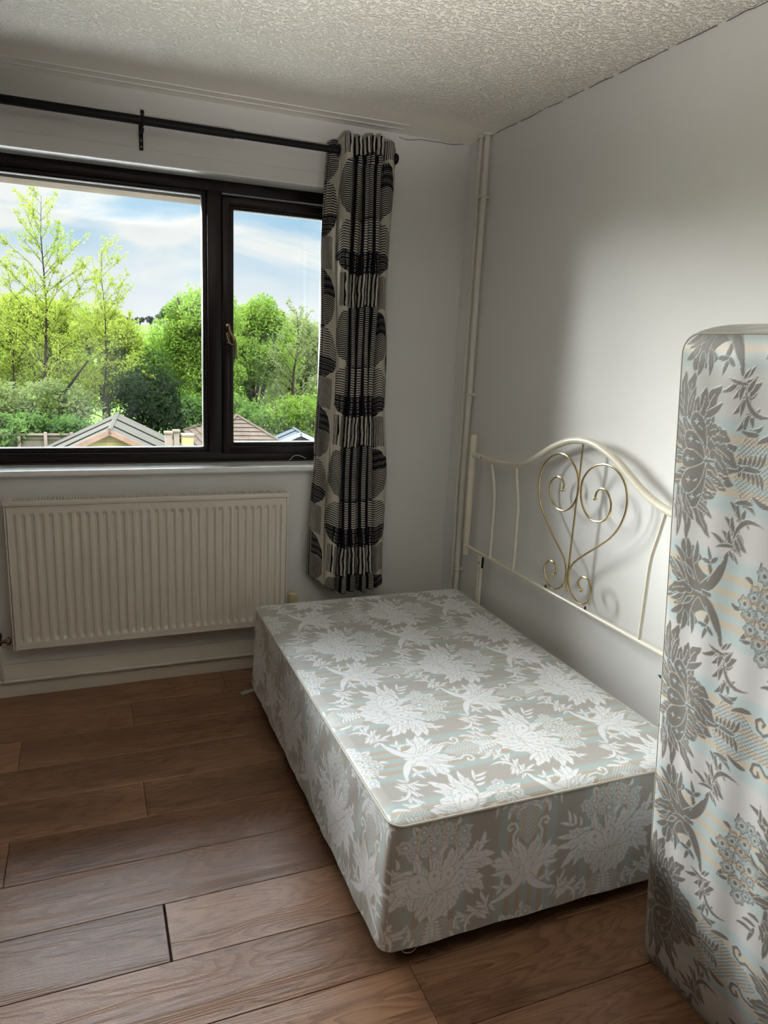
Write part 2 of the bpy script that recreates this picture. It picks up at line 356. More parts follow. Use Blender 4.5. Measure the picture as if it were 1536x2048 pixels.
def curtain_mat():
    m_ = bpy.data.materials.new('curtain_print'); m_.use_nodes = True
    t = m_.node_tree; t.nodes.clear()
    def mth(op, a, bb=None, c=None):
        n_ = N(t, 'ShaderNodeMath', operation=op)
        for i, v in enumerate((a, bb, c)):
            if v is None: continue
            if isinstance(v, (int, float)): n_.inputs[i].default_value = v
            else: L(t, v, n_.inputs[i])
        return n_.outputs[0]
    at = N(t, 'ShaderNodeAttribute'); at.attribute_name = 'cloth'
    # hand-drawn wobble
    nz = N(t, 'ShaderNodeTexNoise'); nz.inputs['Scale'].default_value = 14; nz.inputs['Detail'].default_value = 3; L(t, at.outputs['Vector'], nz.inputs['Vector'])
    sp = N(t, 'ShaderNodeSeparateXYZ'); L(t, at.outputs['Vector'], sp.inputs[0])
    U, V = sp.outputs['X'], sp.outputs['Y']
    wob = mth('MULTIPLY', mth('SUBTRACT', nz.outputs['Fac'], .5), .010)
    colid = mth('FLOOR', U); ul = mth('SUBTRACT', mth('FRACT', U), .5)      # -.5 .. .5
    par = mth('MODULO', mth('ABSOLUTE', colid), 2.0)
    P = .5745
    vv = mth('ADD', mth('SUBTRACT', 2.3195, V), mth('MULTIPLY', par, .16))   # metres below, shifted for every other column
    vl = mth('MULTIPLY', mth('FRACT', mth('DIVIDE', mth('ADD', vv, P*8), P)), 1.0)   # 0..1 down one repeat
    def inell(vc, hw, hh, x=ul):
        a = mth('DIVIDE', x, hw); b_ = mth('DIVIDE', mth('SUBTRACT', vl, vc), hh)
        a = mth('POWER', mth('ABSOLUTE', a), 2.6); b_ = mth('POWER', mth('ABSOLUTE', b_), 2.6)
        jag = mth('MULTIPLY', mth('SUBTRACT', nz.outputs['Fac'], .5), .35)
        return mth('LESS_THAN', mth('ADD', mth('ADD', a, b_), jag), 1.0)
    # horizontal pen strokes
    def lines(coord, per, duty):
        fr = mth('FRACT', mth('DIVIDE', mth('ADD', coord, wob), per))
        n3 = N(t, 'ShaderNodeTexNoise'); n3.inputs['Scale'].default_value = 8; L(t, at.outputs['Vector'], n3.inputs['Vector'])
        return mth('LESS_THAN', fr, mth('ADD', duty, mth('MULTIPLY', mth('SUBTRACT', n3.outputs['Fac'], .5), .3)))
    h_fine = lines(V, .0078, .60); h_open = lines(V, .0100, .44); h_tight = lines(V, .0062, .5)
    uvert = mth('MULTIPLY', U, 1.0)
    v_l = lines(mth('MULTIPLY', U, .42), .0085, .5)
    vbandcond = mth('MULTIPLY', mth('MULTIPLY', mth('LESS_THAN', vl, .226), mth('GREATER_THAN', vl, .0)), mth('LESS_THAN', mth('ABSOLUTE', ul), .43))
    e1 = inell(.43, .475, .215)      # darker oval below the bars
    e2 = inell(.815, .495, .200)     # open-lined oval
    cross = mth('MULTIPLY', e2, mth('GREATER_THAN', vl, .85))
    e1c = mth('MULTIPLY', e1, mth('MULTIPLY', mth('LESS_THAN', vl, .40), mth('GREATER_THAN', ul, .24)))
    ink = mth('MULTIPLY', vbandcond, v_l)
    ink = mth('MAXIMUM', ink, mth('MULTIPLY', e1, h_fine))
    ink = mth('MAXIMUM', ink, mth('MULTIPLY', e2, h_open))
    ink = mth('MAXIMUM', ink, mth('MULTIPLY', mth('MAXIMUM', cross, e1c), mth('MAXIMUM', v_l, h_tight)))
    tick = mth('LESS_THAN', mth('ABSOLUTE', mth('SUBTRACT', mth('FRACT', mth('DIVIDE', mth('ADD', U, .24), .12)), .5)), .07)
    mid = mth('MULTIPLY', mth('GREATER_THAN', ul, -.30), mth('LESS_THAN', ul, .27))
    ink = mth('MAXIMUM', ink, mth('MULTIPLY', mth('MULTIPLY', tick, mid), mth('MAXIMUM', e1, e2)))
    n4 = N(t, 'ShaderNodeMixRGB'); n4.inputs['Color1'].default_value = (.56, .53, .47, 1); n4.inputs['Color2'].default_value = (.018, .018, .026, 1); L(t, ink, n4.inputs['Fac'])
    df = N(t, 'ShaderNodeBsdfDiffuse'); tl = N(t, 'ShaderNodeBsdfTranslucent'); mx = N(t, 'ShaderNodeMixShader'); mx.inputs[0].default_value = .16
    L(t, n4.outputs[0], df.inputs['Color']); L(t, n4.outputs[0], tl.inputs['Color'])
    wv = N(t, 'ShaderNodeTexNoise'); wv.inputs['Scale'].default_value = 900; tc_ = N(t, 'ShaderNodeTexCoord'); L(t, tc_.outputs['Object'], wv.inputs['Vector'])
    bp = N(t, 'ShaderNodeBump'); bp.inputs['Strength'].default_value = .3; bp.inputs['Distance'].default_value = .0006; L(t, wv.outputs['Fac'], bp.inputs['Height']); L(t, bp.outputs[0], df.inputs['Normal'])
    L(t, df.outputs[0], mx.inputs[1]); L(t, tl.outputs[0], mx.inputs[2])
    o = N(t, 'ShaderNodeOutputMaterial'); L(t, mx.outputs[0], o.inputs['Surface'])
    return m_
M['curtain'] = curtain_mat()

def leaf_mat(name, c1, c2, scale=.9):
    m_ = bpy.data.materials.new(name); m_.use_nodes = True
    t = m_.node_tree; t.nodes.clear()
    tc_ = N(t, 'ShaderNodeTexCoord'); n_ = N(t, 'ShaderNodeTexNoise'); n_.inputs['Scale'].default_value = scale; n_.inputs['Detail'].default_value = 9; n_.inputs['Roughness'].default_value = .75
    L(t, tc_.outputs['Object'], n_.inputs['Vector'])
    r_ = N(t, 'ShaderNodeMapRange'); r_.inputs['From Min'].default_value = .34; r_.inputs['From Max'].default_value = .66; L(t, n_.outputs['Fac'], r_.inputs['Value'])
    c = N(t, 'ShaderNodeMixRGB'); c.inputs['Color1'].default_value = (*c1, 1); c.inputs['Color2'].default_value = (*c2, 1); L(t, r_.outputs[0], c.inputs['Fac'])
    df = N(t, 'ShaderNodeBsdfDiffuse'); tl = N(t, 'ShaderNodeBsdfTranslucent'); mx = N(t, 'ShaderNodeMixShader'); mx.inputs[0].default_value = .5
    L(t, c.outputs[0], df.inputs['Color']); L(t, c.outputs[0], tl.inputs['Color']); L(t, df.outputs[0], mx.inputs[1]); L(t, tl.outputs[0], mx.inputs[2])
    o = N(t, 'ShaderNodeOutputMaterial'); L(t, mx.outputs[0], o.inputs['Surface'])
    return m_

# ------------------------------------------------------------------ shape data (motif in mm, headboard scroll as y,z in m)
MOTIF = {"BL":[[33,-2,-2,-79,34,6],[2,5,-47,-59,30,-6],[19,-11,-18,-60,26,0],[48,-8,44,-59,30,6],[51,2,62,-32,26,4],[-19,14,-40,-55,20,0],[-64,23,-144,-30,26,-8],[-53,18,-64,-33,22,-4],[-81,26,-106,-32,16,4],[-31,12,-53,-38,18,0],[-41,59,-165,36,26,8],[-67,51,-120,17,20,-6],[-75,67,-165,66,18,5],[-55,71,-132,78,12,3],[-115,91,-158,106,9,0],[-127,96,-137,138,9,-3],[-110,89,-119,125,9,-3],[-93,82,-98,112,9,-3],[-99,81,-132,69,9,3],[-82,74,-102,61,9,3],[72,17,140,-29,30,6],[82,15,111,-35,14,-4],[76,29,136,10,26,-5],[71,48,163,40,34,8],[75,62,163,68,28,6],[67,36,119,29,20,0],[72,51,136,35,16,4],[74,77,150,109,8,2],[117,83,131,135,14,-3],[104,86,113,113,10,2],[90,75,113,87,12,0],[77,67,101,94,12,0],[77,84,79,109,10,0],[81,100,90,111,9,0],[110,104,142,106,9,0],[-30,54,-51,117,24,8],[-42,56,-59,105,12,-6],[17,55,41,111,28,-10],[0,77,-5,99,12,0],[47,60,82,104,16,3],[41,59,60,92,12,0],[-5,58,-5,88,10,0],[12,96,32,123,12,5],[-5,196,1,219,10,3],[52,171,59,191,10,-3],[-43,174,-66,192,9,0],[60,158,99,157,9,0],[-58,165,-63,190,8,2]],"BP":[[[-1,0],[-27,-4],[-64,2],[-91,15],[-95,27],[-86,35],[-77,43],[-63,36],[-56,19],[-30,6]],[[-4,2],[-30,5],[-56,19],[-70,40],[-63,56],[-46,61],[-26,48],[-14,26]],[[1,3],[-15,28],[-20,53],[-6,65],[15,54],[15,29]],[[4,2],[16,29],[19,51],[37,60],[50,54],[52,37],[37,17]],[[8,0],[34,9],[49,27],[70,46],[88,35],[82,18],[61,4]]],"FL":[[-81,140,13],[-57,149,13],[-68,121,9],[-7,120,16],[-30,115,9],[-15,142,9],[-35,169,12],[-6,175,14],[10,186,12],[28,166,11],[39,138,12],[78,125,12],[74,148,12],[64,114,10]],"CR":[[-75,27],[-43,41],[-2,47],[36,42],[71,29]],"DA":[[-62,10],[-37,22],[-1,33],[30,23],[55,18]],"AP":[[[-1,1],[-2,-15],[-14,-36],[-37,-53],[-64,-63],[-95,-68],[-90,-60],[-59,-49],[-40,-33],[-38,-13],[-53,9],[-67,-3],[-77,18],[-42,21],[-15,17]],[[-1,-14],[-22,10],[-47,22],[-68,24],[-86,23],[-78,37],[-93,51],[-79,59],[-49,53],[-51,71],[-27,54],[-12,43],[3,23],[3,6]]],"AL":[[-63,-30,-96,-17,12,0],[-65,-29,-80,-45,12,0],[-65,-28,-66,-1,12,0],[-1,33,-30,104,26,8],[-8,41,-44,85,14,8],[6,21,34,97,30,8],[-97,-75,-77,-90,8,0],[-99,-68,-82,-80,8,0],[-107,-63,-121,-44,9,0],[-102,-59,-124,-21,12,5],[-108,-79,-99,-36,9,3]],"AS":[[[-24,65],[-43,88],[-48,113],[-31,125],[-43,141],[-67,143],[-68,127],[-54,123]]],"GL":[[-104,-67,-127,-77,14,5],[-109,-67,-135,-48,13,4],[-106,-74,-138,-64,11,-3],[-105,-71,-94,-96,11,-4],[-130,-70,-155,-86,14,5],[-135,-71,-162,-51,13,4],[-132,-78,-165,-68,11,-3],[-131,-75,-120,-99,11,-4],[-158,-79,-183,-94,14,5],[-163,-80,-191,-60,13,4],[-160,-86,-194,-77,11,-3],[-159,-84,-148,-108,11,-4],[-186,-88,-205,-106,14,5],[-192,-89,-221,-69,13,4],[-189,-95,-223,-86,11,-3],[-188,-93,-176,-117,11,-4],[-209,-99,-223,-119,14,5],[-214,-100,-243,-80,13,4],[-211,-107,-246,-98,11,-3],[-210,-104,-198,-129,11,-4],[-226,-113,-239,-136,14,5],[-232,-114,-261,-94,13,4],[-228,-120,-264,-111,11,-3],[-228,-118,-215,-142,11,-4],[-121,-74,-157,-141,13,-22],[-129,-84,-104,-107,16,3],[-122,-78,-98,-93,12,0]],"LAT":[[0,89],[-23,142],[-73,209],[-26,229],[32,196],[50,149]],"V":[[-17,15],[-45,44],[-90,73],[-70,219],[73,136]]}
HB = {"hl":[[-0.9848,1.0012],[-0.9886,1.0234],[-0.9667,1.042],[-0.9384,1.0408],[-0.9126,1.0206],[-0.9059,0.9844],[-0.9239,0.953],[-0.9568,0.9311],[-0.9953,0.9282],[-1.0299,0.9428],[-1.0569,0.97],[-1.0702,1.006],[-1.0699,1.0389],[-1.0567,1.0748],[-1.0297,1.1031],[-0.9949,1.1224],[-0.957,1.1277],[-0.9204,1.1194],[-0.8847,1.0996],[-0.8548,1.0686],[-0.8386,1.0246],[-0.8382,0.9769],[-0.8518,0.9318],[-0.8783,0.8958],[-0.9142,0.8625],[-0.9606,0.8209],[-1.005,0.786],[-1.0349,0.7595],[-1.0476,0.7342],[-1.0523,0.7065],[-1.0472,0.6756],[-1.0276,0.6515],[-1.0014,0.6355],[-0.9722,0.6331],[-0.9446,0.6484],[-0.9225,0.678],[-0.922,0.7053],[-0.942,0.7251],[-0.9678,0.731],[-0.9893,0.7195],[-0.9926,0.6997],[-0.9808,0.6823]],"hr":[[-1.1635,1.0074],[-1.17,1.0315],[-1.1877,1.0456],[-1.2115,1.0461],[-1.234,1.0289],[-1.2463,1.003],[-1.2437,0.9739],[-1.2246,0.9484],[-1.191,0.934],[-1.1538,0.9342],[-1.1212,0.9512],[-1.0976,0.9788],[-1.0871,1.0094],[-1.0875,1.0477],[-1.1033,1.0803],[-1.1323,1.1067],[-1.174,1.1241],[-1.2167,1.1276],[-1.2566,1.1176],[-1.2862,1.0977],[-1.3074,1.0692],[-1.3184,1.0314],[-1.3162,0.9906],[-1.2983,0.9455],[-1.2676,0.904],[-1.2265,0.8692],[-1.1682,0.8261],[-1.1149,0.7857],[-1.0842,0.7568],[-1.0688,0.7291],[-1.0692,0.6944],[-1.087,0.6595],[-1.1153,0.6373],[-1.1502,0.6306],[-1.1784,0.644],[-1.1955,0.668],[-1.198,0.7024],[-1.1815,0.7248],[-1.1549,0.7303],[-1.1349,0.72],[-1.125,0.7009],[-1.1446,0.6789]]}
def damask_tile():
    """jacquard weave pattern, one repeat: 510 x 620 mm, values 0 ground .. 1 figure"""
    RES = 0.75
    W, H = 510, 620
    nx, ny = int(W/RES), int(H/RES)
    tile = np.zeros((ny, nx), np.float32)
    def canvas(u0, u1, v0, v1):
        gu, gv = np.meshgrid(np.arange(u0, u1, RES), np.arange(v0, v1, RES))
        return [gu, gv, np.zeros(gu.shape, np.float32), np.zeros(gu.shape, bool), u0, v0]
    def put(cv, mask, edge, val=1.0):
        cv[2][edge] = 0; cv[3] |= edge
        cv[2][mask] = val if np.isscalar(val) else val[mask]
    def leaf(cv, b, t, w, bend, gap=1.6, m=1):
        gu, gv = cv[0], cv[1]
        bx, by, tx, ty = b[0]*m, b[1], t[0]*m, t[1]
        L = math.hypot(tx-bx, ty-by)+1e-6
        ex, ey = (tx-bx)/L, (ty-by)/L
        s = ((gu-bx)*ex+(gv-by)*ey)/L
        d = -(gu-bx)*ey+(gv-by)*ex
        sc = np.clip(s, 0, 1)
        d = d-bend*m*4*sc*(1-sc)
        hw = w/2*1.75*np.sqrt(sc)*(1-sc)**0.75
        if w >= 24: hw = hw*(1+0.16*np.sin(s*19)*np.sign(d))
        put(cv, (np.abs(d) < hw) & (s > 0) & (s < 1), (np.abs(d) < hw+gap) & (s > -.02) & (s < 1.02))
        if w >= 20:
            cv[2][(np.abs(d) < .7) & (s > .25) & (s < .75)] = 0
    def smooth(p):
        p = np.array(p, float); n = len(p); out = []
        for i in range(n):
            a, b, c, d = p[i-1], p[i], p[(i+1) % n], p[(i+2) % n]
            for t in (0, .25, .5, .75):
                out.append(.5*((2*b)+(c-a)*t+(2*a-5*b+4*c-d)*t*t+(3*b-a-3*c+d)*t**3))
        return np.array(out)
    def poly(cv, pts, gap=1.5, m=1, sm=True, val=1.0):
        q = smooth(pts) if sm else np.array(pts, float)
        q = q*np.array([m, 1.0])
        gu, gv = cv[0], cv[1]
        ins = np.zeros(gu.shape, bool); dist = np.full(gu.shape, 1e9)
        for i in range(len(q)):
            (x1, y1), (x2, y2) = q[i-1], q[i]
            c = ((y1 > gv) != (y2 > gv)) & (gu < (x2-x1)*(gv-y1)/(y2-y1+1e-9)+x1)
            ins ^= c
            if gap:
                L2 = (x2-x1)**2+(y2-y1)**2+1e-9
                t = np.clip(((gu-x1)*(x2-x1)+(gv-y1)*(y2-y1))/L2, 0, 1)
                dist = np.minimum(dist, (gu-x1-t*(x2-x1))**2+(gv-y1-t*(y2-y1))**2)
        put(cv, ins, (ins | (dist < gap*gap)) if gap else ins, val)
    def stroke(cv, pts, r, m=1, val=1.0, gap=1.4):
        gu, gv = cv[0], cv[1]
        dist = np.full(gu.shape, 1e9); q = np.array(pts, float)*np.array([m, 1.0])
        for i in range(1, len(q)):
            (x1, y1), (x2, y2) = q[i-1], q[i]
            L2 = (x2-x1)**2+(y2-y1)**2+1e-9
            t = np.clip(((gu-x1)*(x2-x1)+(gv-y1)*(y2-y1))/L2, 0, 1)
            dist = np.minimum(dist, (gu-x1-t*(x2-x1))**2+(gv-y1-t*(y2-y1))**2)
        put(cv, dist < r*r, dist < (r+gap)**2, val)
    def flower(cv, x, y, r):
        gu, gv = cv[0]-x, cv[1]-y
        rr = np.hypot(gu, gv); th = np.arctan2(gv, gu)
        e = r*(1+.13*np.cos(6*th+x))
        inner = .25+.75*((np.sin(gu*2.1)*np.sin(gv*2.1)) > .2)
        v = np.where(rr > e-2.4, 1.0, np.where(rr < r*.28, 1.0, np.where(np.abs(rr-r*.4) < 1.2, 0.0, inner*.8)))
        put(cv, rr < e, rr < e+1.4, v)
    # bouquet
    B = canvas(-175, 175, -120, 225)
    for a, L, w in ((-150, 70, 34), (-35, 75, 34), (-115, 82, 40), (-65, 84, 40), (-90, 92, 36), (-175, 110, 34), (-8, 108, 34), (160, 130, 30), (22, 128, 30), (140, 120, 26), (40, 120, 26), (120, 125, 24), (60, 125, 24), (80, 150, 20), (100, 150, 20)):
        c, s_ = math.cos(math.radians(a)), math.sin(math.radians(a))
        leaf(B, (c*10, s_*6), (c*L, s_*L), w, 5 if abs(a) < 90 else -5)
    for x, y, r in ((-20, 128, 14), (18, 145, 15), (50, 135, 15), (-48, 128, 14), (0, 100, 12), (-8, 165, 13), (40, 165, 12), (-62, 110, 12)): flower(B, x, y, r)
    for a in MOTIF['BL']: leaf(B, a[0:2], a[2:4], a[4]*1.28, a[5])
    for p in MOTIF['BP']: poly(B, p)
    stroke(B, [(0, 0), (2, -22)], 3)
    for x, y in MOTIF['CR']:
        stroke(B, [(x-5, y), (x+5, y)], 1.3, val=0, gap=0); stroke(B, [(x, y-5), (x, y+5)], 1.3, val=0, gap=0)
    for x, y in MOTIF['DA']: stroke(B, [(x*1.05, y-4), (x*1.15, y+4)], 1.2, val=0, gap=0)
    for a in MOTIF['FL']: flower(B, a[0], a[1], a[2]*1.3)
    # acanthus, mirrored about its axis, with trellis and garlands
    A = canvas(-225, 225, -150, 300)
    lat = np.array([(-2, 85), (-24, 110), (-28, 150), (-50, 175), (-62, 215), (-40, 240), (0, 250), (40, 240), (62, 215), (50, 175), (28, 150), (24, 110), (2, 85)], float)
    poly(A, lat, gap=0, sm=False, val=0.0)
    g = (np.abs(((A[0]+A[1]*.9) % 9)-4.5) < .8) | (np.abs(((A[0]-A[1]*.9) % 9)-4.5) < .8)
    reg = A[3].copy(); A[2][reg & g] = 1.0
    for m in (1, -1):
        for a in MOTIF['GL']: leaf(A, a[0:2], a[2:4], a[4], a[5], m=m)
        for p in MOTIF['AP']: poly(A, p, m=m)
        stroke(A, [(-12, -6), (-35, -36), (-62, -54)], 7, m=m, gap=0); stroke(A, [(-62, -54), (-84, -63)], 4, m=m, gap=0)
        stroke(A, [(-15, -2), (-38, -26), (-64, -42), (-86, -50)], .9, m=m, val=0, gap=0)
        for la, lb, lw in (((-50, 20), (-98, 14), 17), ((-55, 35), (-100, 44), 19), ((-45, 45), (-72, 80), 18), ((-30, 45), (-38, 84), 16), ((-40, -30), (-72, -14), 14)): leaf(A, la, lb, lw, 4, m=m)
        stroke(A, [(-17, 15), (-34, 26), (-45, 46)], .9, m=m, val=0, gap=0); stroke(A, [(-17, 15), (-24, 34), (-45, 46)], .9, m=m, val=0, gap=0)
        stroke(A, [(-80, -58), (-55, -38), (-38, -28), (-25, -22)], .8, m=m, val=0, gap=0)
        for a in MOTIF['AL']: leaf(A, a[0:2], a[2:4], a[4], a[5], m=m)
        for p in MOTIF['AS']: stroke(A, [(-24, 65), (-40, 90), (-42, 113), (-30, 128), (-36, 144), (-52, 148), (-60, 138), (-54, 128), (-47, 132)], 3, m=m)
        leaf(A, (-60, 160), (-45, 205), 14, 4, m=m); leaf(A, (-62, 200), (-66, 240), 13, -3, m=m)
        for k in range(6): leaf(A, (-4, 195+9*k), (-34+3*k, 182+11*k), 11, 3, m=m)
    stroke(A, [(0, -30), (0, -12)], 4.5); leaf(A, (0, 190), (0, 252), 14, 0)
    def comp(cv, u, v):
        iy = (np.arange(cv[2].shape[0])+int(round((cv[5]+v)/RES))) % ny
        ix = (np.arange(cv[2].shape[1])+int(round((cv[4]+u)/RES))) % nx
        sub = tile[np.ix_(iy, ix)]
        tile[np.ix_(iy, ix)] = np.where(cv[3], cv[2], sub)
    comp(A, 255, -10); comp(A, 0, 300)
    comp(B, 0, 0); comp(B, 255, 310)
    # soften a little (thread width)
    t = tile
    t = (t*2+np.roll(t, 1, 0)+np.roll(t, -1, 0)+np.roll(t, 1, 1)+np.roll(t, -1, 1))/6
    return t, RES
# ------------------------------------------------------------------ room shell
WX0, WX1, WZ0, WZ1 = -2.75, -.53, .94, 2.103      # window opening in the window wall
RX0, RY0, H = -3.25, -4.45, 2.35
def structure(o): o['kind'] = 'structure'; return o
bm = bmesh.new()
for d in ((RX0-.1, WX0, 0, .19, -.02, H+.02), (WX1, .1, 0, .19, -.02, H+.02), (WX0, WX1, 0, .19, WZ1, H+.02), (WX0, WX1, 0, .19, -.02, WZ0-.022)):
    box(bm, *d)
structure(ob('wall_back', bm, M['wall']))
M['render'] = mat('outside_render', (.11, .090, .068), .9, spec=.05, noise=(8, .15), bump=(60, .5, .004))
bm = bmesh.new()
for d in ((RX0-.1, WX0-.03, .19, .32, -2.7, H+.3), (WX1+.03, .1, .19, .32, -2.7, H+.3), (WX0-.03, WX1+.03, .19, .32, 2.030, H+.3), (WX0-.03, WX1+.03, .19, .32, -2.7, .90)):
    box(bm, *d)
structure(ob('wall_outside', bm, M['render']))
structure(mkbox('wall_right', (0, .1, RY0-.1, 0, -.02, H+.02), M['wall']))
structure(mkbox('wall_left', (RX0-.1, RX0, RY0-.1, 0, -.02, H+.02), M['wall']))
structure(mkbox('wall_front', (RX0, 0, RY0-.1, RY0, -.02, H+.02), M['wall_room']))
ceil = structure(mkbox('ceiling', (RX0-.1, .1, RY0-.1, .19, H, H+.1), M['artex']))
bm = bmesh.new()
random.seed(4)
def crack(bm, a, b, wob, ax, r=.0011, gaps=.15):
    a, b = Vector(a), Vector(b); n = int((b-a).length/.03); pts = []
    for i in range(n+1):
        p = a.lerp(b, i/n); p[ax] += random.uniform(-wob, wob); pts.append(p)
    run = []
    for p in pts:
        if random.random() < gaps and len(run) > 2: tube(bm, run, r, 4); run = []
        run.append(p)
    if len(run) > 1: tube(bm, run, r, 4)
crack(bm, (-.001, -.08, H-.002), (-.001, -2.6, H-.002), .0022, 2, gaps=.2)
crack(bm, (-.02, -.001, H-.002), (-.34, -.001, H-.016), .004, 2, gaps=.05)
ob('crack', bm, M['crack'], ceil)
structure(tag(mkbox('baseboard_back', (RX0, -.001, -.016, 0, 0, .142), M['gloss_white'], bev=.004)))
structure(mkbox('baseboard_right', (-.016, 0, RY0, -.0175, 0, .142), M['gloss_white'], bev=.004))
# plaster ridge above the window and the plasterboard joint beads at the ceiling
structure(mkbox('trim_1', (RX0, -.60, -.0035, .002, 2.1515, 2.1575), M['wall'], bev=.0015))
structure(mkbox('trim_2', (RX0, -.35, -.135, -.123, H-.0035, H+.002), M['wall'], bev=.0016))
structure(mkbox('trim_3', (RX0, -.35, -.075, -.061, H-.004, H+.002), M['wall'], bev=.0016))

structure(mkbox('trim_4', (WX0, WX1, -.001, .119, WZ1-.0035, WZ1+.001), mat('white_soffit', (.90, .90, .88), .3), bev=.001))
# floor: sub floor plus individual laminate planks
flo = structure(mkbox('floor', (RX0-.05, .05, RY0-.05, .02, -.08, -.012), mat('subfloor', (.015, .012, .01), .9)))
PW, PL = .1955, 1.38
joints = {1: -1.491, 2: -1.880, 3: -.60, 4: -1.485, 5: -1.872, 6: -.55, 7: -1.474, 8: -.50, 9: -.935, 10: -.30, 0: -1.1}
plank_cache = {}
def plank_mesh(Ln, W):
    key = (round(Ln, 3), round(W, 3))
    if key not in plank_cache:
        bm = bmesh.new(); vs = box(bm, -Ln/2, Ln/2, -W/2, W/2, -.011, 0)
        top = [e_ for e_ in bm.edges if all(v.co.z > -.001 for v in e_.verts)]
        bmesh.ops.bevel(bm, geom=top, offset=.0014, segments=1, affect='EDGES')
        me = bpy.data.meshes.new('laminate_plank'); bmesh.ops.recalc_face_normals(bm, faces=bm.faces); bm.to_mesh(me); bm.free()
        me.materials.append(M['wood']); plank_cache[key] = me
    return plank_cache[key]
for r_ in range(0, 23):
    y1 = -.002-PW*r_; y0 = max(y1-PW+.0012, RY0)
    if y0 >= y1: break
    j = joints.get(r_, -((r_*.437) % PL))
    xs = [j+k*PL for k in range(-4, 4)]
    for k, xj in enumerate(xs[:-1]):
        a, b = max(xj, RX0), min(xj+PL, 0)
        if b-a < .02: continue
        g0 = .0026 if (r_ == 7 and abs(a+1.474) < .01) else .0005
        g1 = .0026 if (r_ == 7 and abs(b+1.474) < .01) else .0005
        a += g0; b -= g1
        o = bpy.data.objects.new('laminate_plank', plank_mesh(b-a, y1-y0)); COL.objects.link(o); o.parent = flo
        o.location = ((a+b)/2, (y0+y1)/2, random.uniform(-.0002, .0002))

# ------------------------------------------------------------------ window
win = structure(empty('window_1', (WX0, .12, WZ0)))
YF = .12
def frame_ring(bm, x0, x1, z0, z1, wd, y0, y1, bev=.004):
    """mitred-looking rectangular ring"""
    ow = wd if hasattr(wd, '__len__') else (wd,)*4   # left right bottom top
    box(bm, x0, x0+ow[0], y0, y1, z0, z1, bev=bev); box(bm, x1-ow[1], x1, y0, y1, z0, z1, bev=bev)
    box(bm, x0+ow[0]*.9, x1-ow[1]*.9, y0+.0004, y1, z0, z0+ow[2], bev=bev); box(bm, x0+ow[0]*.9, x1-ow[1]*.9, y0+.0004, y1, z1-ow[3], z1, bev=bev)
bm = bmesh.new(); frame_ring(bm, WX0, WX1, WZ0, WZ1, .046, YF, YF+.07)
ob('window_frame', bm, M['upvc'], win, smooth='auto')
ML, MR = (-2.215, -2.155), (-1.122, -1.062)
for a, b in (ML, MR):
    mkbox('mullion', (a, b, YF, YF+.07, WZ0+.04, WZ1-.04), M['upvc'], win, bev=.004)
# fixed centre light: beads and pane
bm = bmesh.new(); frame_ring(bm, ML[1]-.002, MR[0]+.002, WZ0+.044, WZ1-.044, .022, YF+.012, YF+.04, bev=.005)
ob('glazing_bead', bm, M['upvc'], win, smooth='auto')
bm = bmesh.new(); frame_ring(bm, ML[1]+.018, MR[0]-.018, WZ0+.0635, WZ1-.0635, .0035, YF+.022, YF+.038, bev=.001)
ob('gasket', bm, M['white_cord'], win)
def pane(x0, x1, z0, z1, y):
    o = mkbox('window_pane', (x0, x1, y, y+.004, z0, z1), M['glass'], win); return o
pane(ML[1]+.015, MR[0]-.015, WZ0+.06, WZ1-.06, YF+.030)
for side, x0, x1 in ((1, MR[1], WX1-.046), (-1, WX0+.046, ML[0])):
    z0, z1 = WZ0+.036, WZ1-.075
    bm = bmesh.new(); frame_ring(bm, x0, x1, z0, z1+.012, (.032, .032, .036, .034), YF-.012, YF+.05, bev=.005)
    frame_ring(bm, x0+.026, x1-.026, z0+.030, z1-.014, .022, YF-.003, YF+.035, bev=.005)
    sash = ob('window_sash', bm, M['upvc'], win, smooth='auto')
    bm = bmesh.new(); frame_ring(bm, x0+.045, x1-.045, z0+.049, z1-.033, .0035, YF+.004, YF+.032, bev=.001)
    ob('gasket', bm, M['white_cord'], sash)
    pane(x0+.042, x1-.042, z0+.046, z1-.03, YF+.024)
    hx = x0+.019 if side == 1 else x1-.019
    # espagnolette handle: rose and cranked lever
    bm = bmesh.new(); box(bm, hx-.009, hx+.009, YF-.022, YF-.012, 1.500, 1.536, bev=.004)
    cyl(bm, (hx, YF-.026, 1.520), (hx, YF-.018, 1.520), .005, 10)
    box(bm, hx-.010, hx+.010, YF-.024, YF-.012, 1.452, 1.500, bev=.006)
    hd = ob('handle_rose', bm, M['bronze'], sash, smooth='auto')
    bm = bmesh.new()
    s_ = side
    tube(bm, crom([(hx+.004*s_, YF-.03, 1.527), (hx+.005*s_, YF-.034, 1.510), (hx+.012*s_, YF-.042, 1.492), (hx+.022*s_, YF-.048, 1.470), (hx+.026*s_, YF-.05, 1.445), (hx+.027*s_, YF-.048, 1.41), (hx+.025*s_, YF-.046, 1.388)], 5),
         [.0062]*5+[.0068]*10+[.0075]*10+[.006]*5+[.0035], 10)
    tube(bm, crom([(hx+.002*s_, YF-.03, 1.505), (hx-.004*s_, YF-.036, 1.485), (hx, YF-.042, 1.462), (hx+.012*s_, YF-.046, 1.448), (hx+.022*s_, YF-.048, 1.452)], 5), .004, 8)
    ob('window_handle', bm, M['bronze'], sash, smooth=True)
